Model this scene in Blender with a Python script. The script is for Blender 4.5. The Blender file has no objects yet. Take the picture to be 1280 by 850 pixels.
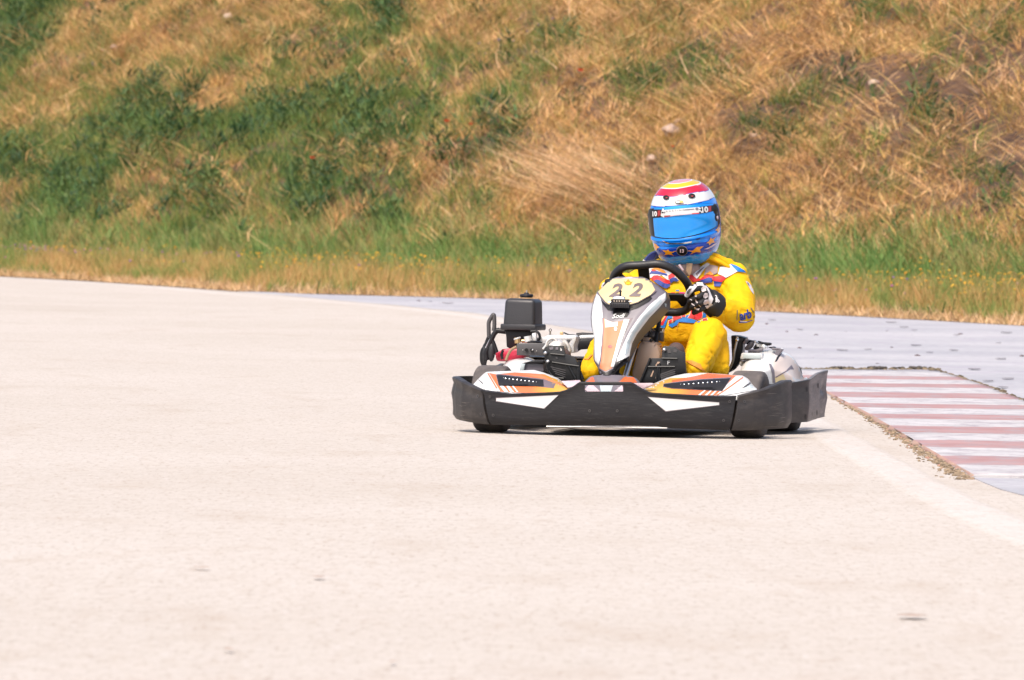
SKY_STR, SUN_STR, EXPO = 0.12, 1.75, 1.05
import bpy, bmesh, math, random
import numpy as np
from mathutils import Vector, Matrix, noise
from mathutils.bvhtree import BVHTree
R = math.radians
rnd = random.Random(7)
rng = np.random.default_rng(11)
scene = bpy.context.scene
COL = scene.collection

# ------------------------------------------------------------------ camera
FPX, CAM_H, ROLL = 9000.0, 0.95, R(1.0)
PITCH = math.atan((425 - 258) / FPX)
cF = Vector((0, math.cos(PITCH), -math.sin(PITCH)))
r0, u0 = Vector((1, 0, 0)), Vector((0, math.sin(PITCH), math.cos(PITCH)))
cR = r0 * math.cos(ROLL) + u0 * math.sin(ROLL)
cU = -r0 * math.sin(ROLL) + u0 * math.cos(ROLL)
EYE = Vector((0, 0, CAM_H))
cam_data = bpy.data.cameras.new('camera')
cam = bpy.data.objects.new('camera', cam_data)
COL.objects.link(cam)
m3 = Matrix((cR, cU, -cF)).transposed()
cam.matrix_world = Matrix.Translation(EYE) @ m3.to_4x4()
cam_data.sensor_width = 36
cam_data.sensor_fit = 'HORIZONTAL'
cam_data.lens = FPX / 1280 * 36
cam_data.clip_start = 0.5
cam_data.clip_end = 3000
scene.camera = cam

def ray(px, py):
    return (cF + cR * ((px - 640) / FPX) + cU * ((425 - py) / FPX)).normalized()

def gnd(px, py, z=0.0):
    d = ray(px, py)
    t = (z - EYE.z) / d.z
    return EYE + d * t

def proj(p):
    d = Vector(p) - EYE
    w = d.dot(cF)
    return 640 + FPX * d.dot(cR) / w, 425 - FPX * d.dot(cU) / w

# ------------------------------------------------------------------ materials
def new_mat(name):
    m = bpy.data.materials.new(name)
    m.use_nodes = True
    nt = m.node_tree
    return m, nt, nt.nodes['Principled BSDF']

def mat(name, col, rough=0.5, metal=0.0, coat=0.0, spec=0.5, var=0.12, vscale=6.0, bump=0.0, bscale=60.0,
        dirt=None, dirt_amt=0.0, dirt_scale=8.0, stretch=(1, 1, 1), sheen=0.0, coords='Object'):
    """plain paint / plastic / cloth with a little variation, optional dirt and bump"""
    m, nt, b = new_mat(name)
    L = nt.links
    tc = nt.nodes.new('ShaderNodeTexCoord')
    mp = nt.nodes.new('ShaderNodeMapping'); mp.inputs['Scale'].default_value = stretch
    L.new(tc.outputs[coords], mp.inputs['Vector'])
    n = nt.nodes.new('ShaderNodeTexNoise'); n.inputs['Scale'].default_value = vscale; n.inputs['Detail'].default_value = 5
    L.new(mp.outputs[0], n.inputs['Vector'])
    r = nt.nodes.new('ShaderNodeValToRGB')
    c = np.array(col[:3])
    r.color_ramp.elements[0].position = 0.3; r.color_ramp.elements[1].position = 0.7
    r.color_ramp.elements[0].color = (*np.clip(c * (1 - var), 0, 1), 1)
    r.color_ramp.elements[1].color = (*np.clip(c * (1 + var), 0, 1), 1)
    L.new(n.outputs['Fac'], r.inputs['Fac'])
    out = r.outputs['Color']
    rough_sock = None
    if dirt is not None:
        n2 = nt.nodes.new('ShaderNodeTexNoise'); n2.inputs['Scale'].default_value = dirt_scale; n2.inputs['Detail'].default_value = 8
        n2.inputs['Roughness'].default_value = 0.7
        L.new(mp.outputs[0], n2.inputs['Vector'])
        r2 = nt.nodes.new('ShaderNodeValToRGB')
        r2.color_ramp.elements[0].position = 0.62 - 0.3 * dirt_amt; r2.color_ramp.elements[1].position = 0.85 - 0.25 * dirt_amt
        r2.color_ramp.elements[0].color = (0, 0, 0, 1); r2.color_ramp.elements[1].color = (1, 1, 1, 1)
        L.new(n2.outputs['Fac'], r2.inputs['Fac'])
        mx = nt.nodes.new('ShaderNodeMix'); mx.data_type = 'RGBA'
        L.new(r2.outputs['Color'], mx.inputs['Factor']); L.new(out, mx.inputs['A'])
        mx.inputs['B'].default_value = (*dirt, 1)
        out = mx.outputs['Result']
    L.new(out, b.inputs['Base Color'])
    b.inputs['Roughness'].default_value = rough
    b.inputs['Metallic'].default_value = metal
    b.inputs['Coat Weight'].default_value = coat
    b.inputs['Specular IOR Level'].default_value = spec
    b.inputs['Sheen Weight'].default_value = sheen
    if bump > 0:
        n3 = nt.nodes.new('ShaderNodeTexNoise'); n3.inputs['Scale'].default_value = bscale; n3.inputs['Detail'].default_value = 4
        L.new(mp.outputs[0], n3.inputs['Vector'])
        bp = nt.nodes.new('ShaderNodeBump'); bp.inputs['Strength'].default_value = bump; bp.inputs['Distance'].default_value = 0.004
        L.new(n3.outputs['Fac'], bp.inputs['Height'])
        L.new(bp.outputs['Normal'], b.inputs['Normal'])
    return m

def attr_mat(name, rough=0.5, coat=0.0, spec=0.5, trans=0.0, attr='Col', bump=0.0, bscale=80, metal_attr=False):
    m, nt, b = new_mat(name)
    a = nt.nodes.new('ShaderNodeAttribute'); a.attribute_name = attr
    nt.links.new(a.outputs['Color'], b.inputs['Base Color'])
    b.inputs['Roughness'].default_value = rough
    b.inputs['Coat Weight'].default_value = coat
    b.inputs['Specular IOR Level'].default_value = spec
    if trans > 0:   # thin leaves let light through
        t = nt.nodes.new('ShaderNodeBsdfTranslucent')
        nt.links.new(a.outputs['Color'], t.inputs['Color'])
        mx = nt.nodes.new('ShaderNodeMixShader'); mx.inputs[0].default_value = trans
        out = nt.nodes['Material Output']
        nt.links.new(b.outputs[0], mx.inputs[1]); nt.links.new(t.outputs[0], mx.inputs[2])
        nt.links.new(mx.outputs[0], out.inputs['Surface'])
    if metal_attr:
        nt.links.new(a.outputs['Alpha'], b.inputs['Metallic'])
    if bump > 0:
        tc = nt.nodes.new('ShaderNodeTexCoord')
        n3 = nt.nodes.new('ShaderNodeTexNoise'); n3.inputs['Scale'].default_value = bscale
        nt.links.new(tc.outputs['Object'], n3.inputs['Vector'])
        bp = nt.nodes.new('ShaderNodeBump'); bp.inputs['Strength'].default_value = bump; bp.inputs['Distance'].default_value = 0.003
        nt.links.new(n3.outputs['Fac'], bp.inputs['Height']); nt.links.new(bp.outputs['Normal'], b.inputs['Normal'])
    return m

M = {}
M['plastic_black'] = mat('black_bumper_plastic', (0.016, 0.015, 0.017), 0.48, spec=.32, var=0.12, vscale=5, dirt=(0.045, 0.042, 0.042), dirt_amt=0.30, dirt_scale=28, stretch=(0.5, 1, 4), bump=0.2, bscale=45)
M['plastic_worn'] = mat('worn_bumper_plastic', (0.034, 0.030, 0.030), 0.45, spec=.4, var=0.15, vscale=4, dirt=(0.075, 0.064, 0.058), dirt_amt=0.42, dirt_scale=9, stretch=(0.7, 1, 2), bump=0.25, bscale=40)
M['plastic_pale'] = mat('scuffed_plastic_painted_skylight', (0.125, 0.11, 0.105), 0.45, var=0.12, vscale=4, dirt=(0.24, 0.20, 0.18), dirt_amt=0.5, dirt_scale=14, stretch=(0.6, 0.6, 4), bump=0.25, bscale=30)  # scuffs are wear; the paler base also holds painted sky reflection
M['black'] = mat('satin_black_plastic', (0.014, 0.013, 0.015), 0.45, spec=.3, var=0.2)
M['pedal'] = mat('black_pedal_steel', (0.008, 0.008, 0.009), 0.45, var=0.2)
M['airbox'] = mat('dark_grey_moulded_plastic', (0.024, 0.023, 0.026), 0.42, var=0.1, bump=0.15, bscale=150)
M['rubber'] = mat('tyre_rubber', (0.075, 0.063, 0.06), 0.75, var=0.15, vscale=20, dirt=(0.17, 0.14, 0.12), dirt_amt=0.4)
M['grey'] = mat('mid_grey_plastic', (0.15, 0.135, 0.155), 0.4, var=0.06, coat=0.2)
M['greydk'] = mat('dark_grey_plastic', (0.065, 0.06, 0.062), 0.45, var=0.1, coat=0.1)
M['grey_line'] = mat('grey_outline_film', (0.15, 0.115, 0.13), 0.4, var=0.05)
M['white'] = mat('white_gloss_sticker', (0.56, 0.56, 0.555), 0.35, coat=0.15, var=0.03, dirt=(0.42, 0.40, 0.39), dirt_amt=0.15)
M['whitecool'] = mat('cool_white_sticker', (0.43, 0.49, 0.50), 0.3, coat=0.4, var=0.04)
M['orange'] = mat('orange_sticker', (0.56, 0.115, 0.03), 0.3, coat=0.3, var=0.08)
M['salmon'] = mat('sun_faded_orange_sticker', (0.52, 0.185, 0.085), 0.45, coat=0.0, spec=.3, var=0.12, vscale=9)
M['pinkwhite'] = mat('pink_white_sticker', (0.56, 0.42, 0.45), 0.3, coat=0.3, var=0.14, vscale=30)
M['peach'] = mat('faded_peach_sticker', (0.60, 0.50, 0.44), 0.4, coat=0.1, var=0.10)
M['yellow_st'] = mat('pale_yellow_plate_sticker', (0.62, 0.49, 0.25), 0.35, coat=0.1, var=0.09, vscale=14)
M['number'] = mat('grey_number_sticker', (0.15, 0.115, 0.11), 0.4, var=0.08)
M['steel'] = mat('brushed_steel', (0.55, 0.53, 0.52), 0.3, metal=0.9, var=0.1, vscale=40, stretch=(1, 8, 1))
M['alu'] = mat('cast_aluminium', (0.62, 0.60, 0.58), 0.45, metal=0.6, var=0.15, vscale=30, bump=0.2, bscale=90)
M['silver_lt'] = mat('pale_silver_paint', (0.66, 0.66, 0.66), 0.35, metal=0.25, var=0.06)
M['chrome'] = mat('chrome', (0.75, 0.73, 0.72), 0.12, metal=1.0, var=0.05)
M['darkmetal'] = mat('dark_oily_metal', (0.10, 0.085, 0.08), 0.45, metal=0.5, var=0.5, vscale=60, bump=0.5, bscale=120)
M['red_engine'] = mat('red_engine_cover', (0.50, 0.025, 0.06), 0.35, coat=0.2, var=0.2, vscale=30)
M['tank'] = mat('beige_fuel_tank_plastic', (0.40, 0.27, 0.19), 0.42, var=0.07, vscale=5)
M['brown'] = mat('brown_shoe_suede', (0.075, 0.045, 0.04), 0.8, var=0.2)
M['brass'] = mat('brass', (0.6, 0.42, 0.22), 0.35, metal=0.8)
M['rim_dark'] = mat('dark_wheel_rim', (0.10, 0.09, 0.09), 0.4, metal=0.7)
M['red'] = mat('red_print', (0.56, 0.010, 0.014), 0.6, var=0.06)
M['blue'] = mat('blue_print', (0.012, 0.035, 0.22), 0.6, var=0.08)
M['skyblue'] = mat('sky_blue_print', (0.005, 0.16, 0.52), 0.6, var=0.06)
M['cloth_white'] = mat('white_print', (0.56, 0.53, 0.54), 0.7, var=0.05)
M['cloth_orange'] = mat('orange_print', (0.62, 0.22, 0.02), 0.7, var=0.05)
M['navy'] = mat('navy_collar', (0.010, 0.016, 0.11), 0.6, var=0.1, coat=0.1)
M['glove'] = mat('black_glove_fabric', (0.012, 0.011, 0.012), 0.7, var=0.2)
M['glove_pad'] = mat('grey_glove_pad', (0.55, 0.47, 0.46), 0.6, var=0.08)
M['pink'] = mat('pink_print', (0.75, 0.03, 0.22), 0.6, var=0.06)
M['scarf'] = mat('grey_balaclava_cloth', (0.30, 0.22, 0.20), 0.85, var=0.3, vscale=30)
M['tan'] = mat('tan_strap', (0.30, 0.20, 0.12), 0.8, var=0.1)
M['gold'] = mat('star_orange_yellow', (0.66, 0.26, 0.01), 0.3, coat=0.6, var=0.04)
M['hblack'] = mat('gloss_black', (0.010, 0.009, 0.010), 0.35, coat=0.1, spec=.25, var=0.1)
M['redstick'] = mat('dark_red_sticker', (0.28, 0.02, 0.02), 0.4, coat=0.2, var=0.05)
M['scratch'] = mat('pale_scratch', (0.13, 0.11, 0.10), 0.6, var=0.4, vscale=60)
M['bolt'] = mat('screw_head', (0.07, 0.065, 0.065), 0.5, metal=0.3)

# ------------------------------------------------------------------ object helpers
def tag(o, label=None, cat=None, group=None, kind=None):
    if label: o['label'] = label
    if cat: o['category'] = cat
    if group: o['group'] = group
    if kind: o['kind'] = kind
    return o

def empty(name, loc=(0, 0, 0), rz=0.0, parent=None):
    o = bpy.data.objects.new(name, None)
    COL.objects.link(o); o.location = loc; o.rotation_euler = (0, 0, rz)
    o.empty_display_size = 0.1
    if parent: o.parent = parent
    return o

class B:
    """collects shapes, builds ONE mesh object"""
    def __init__(self, *mats):
        self.bm = bmesh.new(); self.mats = list(mats)
    def mi(self, m):
        if m not in self.mats: self.mats.append(m)
        return self.mats.index(m)
    def _fin(self, faces, m, smooth):
        i = self.mi(m) if m is not None else 0
        for f in faces:
            f.material_index = i; f.smooth = smooth
    def add(self, verts, faces, m=None, smooth=True):
        vs = [self.bm.verts.new(v) for v in verts]
        fs = []
        for f in faces:
            try: fs.append(self.bm.faces.new([vs[i] for i in f]))
            except ValueError: pass
        self._fin(fs, m, smooth)
        return vs, fs
    def box(self, c, s, m=None, rot=None, bevel=0.0, seg=2, taper=1.0):
        g = bmesh.new()
        bmesh.ops.create_cube(g, size=1.0)
        for v in g.verts:
            k = taper if v.co.z > 0 else 1.0
            v.co = Vector((v.co.x * s[0] * k, v.co.y * s[1] * k, v.co.z * s[2]))
        if bevel > 0:
            bmesh.ops.bevel(g, geom=list(g.edges), offset=bevel, segments=seg, profile=0.5, affect='EDGES')
        mt = Matrix.Translation(Vector(c))
        if rot is not None: mt = mt @ (rot.to_matrix().to_4x4() if hasattr(rot, 'to_matrix') else rot)
        g.transform(mt)
        self.merge(g, m, bevel > 0)
    def merge(self, g, m, smooth):
        idx = {v: i for i, v in enumerate(g.verts)}
        self.add([v.co.copy() for v in g.verts], [[idx[v] for v in f.verts] for f in g.faces], m, smooth)
        g.free()
    def tube(self, pts, r, m=None, n=12, closed=False, caps=True):
        pts = [Vector(p) for p in pts]
        N = len(pts)
        rs = r if isinstance(r, (list, tuple)) else [r] * N
        rings = []
        prev = None
        for i, p in enumerate(pts):
            a = pts[(i - 1) % N] if (closed or i > 0) else p
            b = pts[(i + 1) % N] if (closed or i < N - 1) else p
            t = (b - a).normalized()
            if prev is None:
                up = Vector((0, 0, 1)) if abs(t.z) < 0.9 else Vector((1, 0, 0))
                x = t.cross(up).normalized()
            else:
                x = (prev - t * prev.dot(t)).normalized()
            prev = x
            y = t.cross(x)
            rings.append([p + (x * math.cos(2 * math.pi * k / n) + y * math.sin(2 * math.pi * k / n)) * rs[i] for k in range(n)])
        self.loft(rings, m, closed_u=True, closed_v=closed, caps=caps and not closed)
    def loft(self, rings, m=None, closed_u=True, closed_v=False, caps=False, smooth=True):
        n = len(rings[0]); N = len(rings)
        verts = [p for r in rings for p in r]
        faces = []
        for i in range(N if closed_v else N - 1):
            j = (i + 1) % N
            for k in range(n if closed_u else n - 1):
                l = (k + 1) % n
                faces.append([i * n + k, i * n + l, j * n + l, j * n + k])
        if caps:
            faces.append(list(range(n))[::-1]); faces.append([(N - 1) * n + k for k in range(n)])
        return self.add(verts, faces, m, smooth)
    def cyl(self, a, b, r, m=None, n=20, r2=None):
        self.tube([a, b], [r, r if r2 is None else r2], m, n)
    def ball(self, c, r, m=None, seg=16):
        g = bmesh.new()
        bmesh.ops.create_uvsphere(g, u_segments=seg, v_segments=seg // 2, radius=1)
        rr = r if isinstance(r, (list, tuple)) else (r, r, r)
        for v in g.verts: v.co = Vector((v.co.x * rr[0], v.co.y * rr[1], v.co.z * rr[2])) + Vector(c)
        self.merge(g, m, True)
    def lathe(self, prof, c, axis, m=None, n=40):
        """prof = [(radius, offset along axis)]"""
        axis = Vector(axis).normalized(); c = Vector(c)
        x = axis.orthogonal().normalized(); y = axis.cross(x)
        rings = [[c + axis * h + (x * math.cos(2 * math.pi * k / n) + y * math.sin(2 * math.pi * k / n)) * r for k in range(n)] for r, h in prof]
        self.loft(rings, m, closed_u=True, closed_v=False)
    def prism(self, pts, d, m=None, bevel=0.0):
        """flat polygon pts (3D) thickened by vector d"""
        g = bmesh.new()
        f = g.faces.new([g.verts.new(p) for p in pts])
        ex = bmesh.ops.extrude_face_region(g, geom=[f])
        for v in [e for e in ex['geom'] if isinstance(e, bmesh.types.BMVert)]: v.co += Vector(d)
        bmesh.ops.recalc_face_normals(g, faces=list(g.faces))
        if bevel > 0:
            bmesh.ops.bevel(g, geom=list(g.edges), offset=bevel, segments=2, profile=0.5, affect='EDGES')
        self.merge(g, m, bevel > 0)
    def bvh(self):
        self.bm.verts.ensure_lookup_table()
        return BVHTree.FromBMesh(self.bm)
    def build(self, name, parent=None, label=None, recalc=False, bevel_mod=0.0, wn=True, loc=None):
        if recalc: bmesh.ops.recalc_face_normals(self.bm, faces=list(self.bm.faces))
        me = bpy.data.meshes.new(name)
        self.bm.to_mesh(me); self.bm.free()
        for m in self.mats: me.materials.append(m)
        o = bpy.data.objects.new(name, me)
        COL.objects.link(o)
        if parent: o.parent = parent
        if label: o['label'] = label
        # keep smooth shading from bleeding over hard corners
        me.set_sharp_from_angle(angle=R(42))
        return o

def text_faces(s, shear=0.0, bold=0.0):
    """letter outlines as a triangulated 2D mesh, x right, y up, cap height about 0.7"""
    cu = bpy.data.curves.new('t', 'FONT'); cu.body = s; cu.size = 1.0; cu.shear = shear; cu.offset = bold
    cu.align_x = 'CENTER'; cu.align_y = 'CENTER'
    cu.resolution_u = 3
    o = bpy.data.objects.new('t', cu); COL.objects.link(o)
    dg = bpy.context.evaluated_depsgraph_get()
    me = bpy.data.meshes.new_from_object(o.evaluated_get(dg))
    vs = [(v.co.x, v.co.y) for v in me.vertices]; fs = [list(p.vertices) for p in me.polygons]
    bpy.data.objects.remove(o); bpy.data.curves.remove(cu); bpy.data.meshes.remove(me)
    if vs:
        xs = [v[0] for v in vs]; ys = [v[1] for v in vs]
        cx, cy = (min(xs) + max(xs)) / 2, (min(ys) + max(ys)) / 2
        w, h = max(xs) - min(xs), max(ys) - min(ys)
        vs = [((x - cx) / w, (y - cy) / h) for x, y in vs]
    return vs, fs

def zp(x0, y0, s, pts):
    return [(x0 + x / s, y0 + y / s) for x, y in pts]

class Frame:
    """local frame of a parent empty: turns a photograph pixel plus a real depth into local coordinates"""
    def __init__(self, mw):
        self.mw = mw; self.inv = mw.inverted()
        self.eye = self.inv @ EYE
    def dir(self, px, py):
        return (self.inv.to_3x3() @ ray(px, py)).normalized()
    def at(self, px, py, F):          # F = metres ahead of the kart's middle (forward is local -Y)
        d = self.dir(px, py); t = (-F - self.eye.y) / d.y
        return self.eye + d * t
    def px(self, p):
        return proj(self.mw @ Vector(p))

def cut_grid(g, step):
    xs = [v.co.x for v in g.verts]; ys = [v.co.y for v in g.verts]
    for ax, lo, hi in ((0, min(xs), max(xs)), (1, min(ys), max(ys))):
        k = math.ceil((hi - lo) / step)
        for i in range(1, k):
            co = Vector((0, 0, 0)); no = Vector((0, 0, 0))
            co[ax] = lo + (hi - lo) * i / k; no[ax] = 1
            bmesh.ops.bisect_plane(g, geom=list(g.verts) + list(g.edges) + list(g.faces), plane_co=co, plane_no=no, dist=1e-6)

def decal(b, fr, tree, pts, m, off=0.0015, step=2.5, tri=None, smooth=True):
    """a thin printed film laid on the surface `tree`; outline given as seen from the front"""
    g = bmesh.new()
    vs = [g.verts.new((x, y, 0)) for x, y in pts]
    if tri is None:
        f = g.faces.new(vs)
        bmesh.ops.triangulate(g, faces=[f])
    else:
        for t in tri:
            try: g.faces.new([vs[i] for i in t])
            except ValueError: pass
    cut_grid(g, step)
    out = {}
    for v in g.verts:
        d = fr.dir(v.co.x, v.co.y)
        loc, nor, i, dist = tree.ray_cast(fr.eye, d)
        if loc is None: continue
        if nor.dot(d) > 0: nor = -nor
        out[v] = loc + nor * 0.0004 - d * off * 1.3
    bv = {v: b.bm.verts.new(c) for v, c in out.items()}
    idx = b.mi(m)
    for f in g.faces:
        if all(v in bv for v in f.verts):
            ps = [bv[v].co for v in f.verts]
            if max((ps[i] - ps[i - 1]).length for i in range(len(ps))) > 0.06: continue
            try: nf = b.bm.faces.new([bv[v] for v in f.verts])
            except ValueError: continue
            nf.normal_update()
            if nf.normal.dot(fr.dir(640, 425)) > 0: nf.normal_flip()
            nf.material_index = idx; nf.smooth = smooth
    g.free()

def text_decal(b, fr, tree, s, c, w, h, m, ang=0.0, shear=0.0, off=0.002, bold=0.0, step=2.5):
    vs, fs = text_faces(s, shear, bold)
    ca, sa = math.cos(ang), math.sin(ang)
    pts = []
    for x, y in vs:
        X, Y = x * w, -y * h
        pts.append((c[0] + X * ca + Y * sa, c[1] - X * sa + Y * ca))
    decal(b, fr, tree, pts, m, off, step=step, tri=fs)

def ellipse(cx, cy, rx, ry, n=24, a0=0.0, a1=360.0, rot=0.0):
    out = []
    for i in range(n):
        a = R(a0 + (a1 - a0) * i / (n if a1 - a0 >= 360 else n - 1))
        x, y = rx * math.cos(a), ry * math.sin(a)
        out.append((cx + x * math.cos(rot) - y * math.sin(rot), cy + x * math.sin(rot) + y * math.cos(rot)))
    return out

def lerp_list(tbl, x):
    """tbl = [(x, v)] sorted, linear"""
    if x <= tbl[0][0]: return tbl[0][1]
    for (a, va), (b, vb) in zip(tbl, tbl[1:]):
        if x <= b: return va + (vb - va) * (x - a) / (b - a)
    return tbl[-1][1]

def sstep(a, b, x):
    t = max(0.0, min(1.0, (x - a) / (b - a))); return t * t * (3 - 2 * t)

def smooth_pts(pts, k=4, closed=False):
    """Catmull-Rom through pts"""
    P = [Vector(p) for p in pts]; N = len(P); out = []
    rngn = range(N if closed else N - 1)
    for i in rngn:
        p1, p2 = P[i], P[(i + 1) % N]
        p0 = P[i - 1] if (i > 0 or closed) else p1
        p3 = P[(i + 2) % N] if (i + 2 < N or closed) else p2
        for j in range(k):
            t = j / k
            out.append(0.5 * ((2 * p1) + (p2 - p0) * t + (2 * p0 - 5 * p1 + 4 * p2 - p3) * t * t + (3 * p1 - p0 - 3 * p2 + p3) * t ** 3))
    if not closed: out.append(P[-1])
    return out
# ------------------------------------------------------------------ the kart's place
YAW = R(10.0)
rotK = Matrix.Rotation(-YAW, 4, 'Z')
front = gnd(774, 543.5)                      # ground under the middle of the front axle, 0.52 m ahead of the origin
origin = front - (rotK.to_3x3() @ Vector((0, -0.52, 0)))
kart = empty('go_kart', origin, -YAW)
tag(kart, 'white, orange and black rental go-kart with number 22 on its yellow nose plate', 'go-kart')
K = Frame(Matrix.Translation(origin) @ rotK)

def P(X, F, Z): return Vector((X, -F, Z))

# ---- plan curve of the bumpers
FB = [(-0.712, 0.47), (-0.705, 0.53), (-0.68, 0.60), (-0.64, 0.665), (-0.59, 0.715), (-0.53, 0.75), (-0.42, 0.785), (-0.25, 0.812), (0.0, 0.822)]
FB = FB + [(-x, f) for x, f in FB[-2::-1]]
def curveF(X): return lerp_list(FB, X)
def on_curve(px, py):
    F = 0.7
    for _ in range(12):
        p = K.at(px, py, F); F = 0.5 * F + 0.5 * curveF(p.x)
    return K.at(px, py, F)
top_px = [(569.7, 471), (573, 472.5), (576.8, 475), (586, 480), (601, 486.6), (612, 488.5), (637.7, 491.8), (680, 490.5), (699.7, 489.5), (713, 485.5), (724.5, 477.3), (789, 477.3), (802, 485.5), (812, 490.5), (851.7, 492.8), (898, 495), (921.6, 494.5), (929, 492.7), (955, 486), (971, 480), (981.5, 475.3)]
bot_px = [(568, 524), (586, 528), (608, 530.6), (632, 531.5), (740, 531.8), (820, 533), (838, 535.6), (880, 537), (911, 538), (930, 538.2), (960, 537), (981, 535.5)]
TOPZ = sorted((on_curve(*p).x, on_curve(*p).z) for p in top_px)
BOTZ = sorted((on_curve(*p).x, on_curve(*p).z) for p in bot_px)
XSL = (on_curve(604, 487).x, on_curve(611, 531).x)
XSR = (on_curve(922, 494).x, on_curve(914, 537).x)

WRAP = [(.690, .690, .58), (.705, .706, .53), (.72, .713, .49), (.74, .712, .45), (.76, .705, .415), (.79, .688, .375), (.82, .660, .345)]
def bpos(X):
    a = abs(X)
    if X < -.69: return Vector((-lerp_list([(w[0], w[1]) for w in WRAP], a), -lerp_list([(w[0], w[2]) for w in WRAP], a), 0))
    return Vector((X, -curveF(X), 0))
def outward(X):
    e = 0.01
    if X < -.68:
        t_ = (bpos(X + e) - bpos(X - e)).normalized(); return Vector((t_.y, -t_.x, 0)).normalized()
    if abs(X) > 0.69: return Vector((math.copysign(1, X), -0.12, 0)).normalized()
    dF = (curveF(X + e) - curveF(X - e)) / (2 * e)
    return Vector((-dF, -1, 0)).normalized()

def bumper_piece(xl, xr, n, m, hole=None, lip=0.01, dent=0.0):
    """xl/xr = X at top and bottom of each end; returns a builder"""
    b = B(m)
    VS = [0, 0.04, 0.12, 0.25, 0.45, 0.62, 0.74, 0.86, 0.93, 0.975, 1.0]
    if hole: VS = [0, 0.04, 0.12, 0.25, 0.45, 0.62, 0.775, 0.925, 0.97, 1.0]
    th = 0.014
    outer, inner = [], []
    for v in VS:
        ro, ri = [], []
        for i in range(n + 1):
            u = i / n
            a = xl[1] + (xl[0] - xl[1]) * v; c = xr[1] + (xr[0] - xr[1]) * v
            X = a + (c - a) * u
            zt, zb = lerp_list(TOPZ, X), lerp_list(BOTZ, X)
            o = outward(X)
            bul = 0.010 * math.sin(math.pi * v) - 0.012 * max(0, 0.12 - v) / 0.12 + lip * sstep(0.86, 0.97, v) - 0.004 * sstep(0.97, 1, v)
            if dent and abs(X) > 0.60:
                k = sstep(0.60, 0.71, abs(X)) * (1 - sstep(.72, .8, abs(X)))
                bul += dent * k * (noise.noise(Vector((X * 6, v * 3.2, 4))) * 1.3) - dent * 0.9 * k * math.exp(-((v - 0.50) / 0.07) ** 2)
            bp_ = bpos(X)
            p = Vector((bp_.x, bp_.y, zb + (zt - zb) * v)) + o * bul
            ro.append(p); ri.append(p - o * (th + (lip if v > 0.9 else 0)))
        outer.append(ro); inner.append(ri)
    nv = len(VS); W = n + 1
    verts = [p for r in outer for p in r] + [p for r in inner for p in r]
    O = lambda v, i: v * W + i
    I = lambda v, i: nv * W + v * W + i
    faces = []
    hx0, hx1 = hole if hole else (9, 9)
    def ishole(v, i):
        if not hole or v != 6: return False
        xm = (outer[v][i].x + outer[v][i + 1].x) / 2
        return hx0 < xm < hx1
    for v in range(nv - 1):
        for i in range(n):
            if ishole(v, i): continue
            faces.append([O(v, i), O(v, i + 1), O(v + 1, i + 1), O(v + 1, i)])
            faces.append([I(v, i + 1), I(v, i), I(v + 1, i), I(v + 1, i + 1)])
    for i in range(n):
        faces.append([O(0, i + 1), O(0, i), I(0, i), I(0, i + 1)])
        faces.append([O(nv - 1, i), O(nv - 1, i + 1), I(nv - 1, i + 1), I(nv - 1, i)])
    for v in range(nv - 1):
        faces.append([O(v, 0), O(v + 1, 0), I(v + 1, 0), I(v, 0)])
        faces.append([O(v + 1, n), O(v, n), I(v, n), I(v + 1, n)])
    if hole:
        cols = [i for i in range(n) if ishole(6, i)]
        a, c = cols[0], cols[-1] + 1
        for i in cols:
            faces.append([O(6, i), O(6, i + 1), I(6, i + 1), I(6, i)])
            faces.append([O(7, i + 1), O(7, i), I(7, i), I(7, i + 1)])
        faces.append([O(6, a), I(6, a), I(7, a), O(7, a)]); faces.append([O(7, c), I(7, c), I(6, c), O(6, c)])
    b.add(verts, faces, m)
    return b

def screws(b, tree, pts, r=1.7):
    for x, y in pts:
        decal(b, K, tree, ellipse(x, y, r, r * 1.15, 12), M['bolt'], 0.003, step=9)
        decal(b, K, tree, ellipse(x, y, r * 0.45, r * 0.5, 8), M['black'], 0.0042, step=9)

XH0, XH1 = on_curve(730, 485).x, on_curve(779, 485).x
b = bumper_piece((XSL[0] + 0.006, XSL[1] + 0.006), (XSR[0] - 0.006, XSR[1] - 0.006), 110, M['plastic_black'], hole=(XH0, XH1))
t = b.bvh()
decal(b, K, t, zp(560, 340, 3.865, [(231, 607), (536, 593), (466, 662), (231, 626)]), M['grey_line'], 0.0012)
decal(b, K, t, zp(560, 340, 3.865, [(233, 610), (532, 596), (464, 659), (233, 623)]), M['white'], 0.0025)
decal(b, K, t, zp(800, 340, 3.865, [(36, 602), (384, 629), (384, 645), (124, 676)]), M['grey_line'], 0.0012)
decal(b, K, t, zp(800, 340, 3.865, [(40, 605), (382, 631), (382, 642), (125, 672)]), M['white'], 0.0025)
screws(b, t, [(612.5, 496), (616.5, 519), (737, 513.5), (771.5, 513.5), (912, 502), (904.5, 525.5)])
bump = b.build('front_bumper', kart, 'black plastic front bumper with white wedge stickers')
A0 = lambda l: zp(560, 440, 7.725, l)
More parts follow.
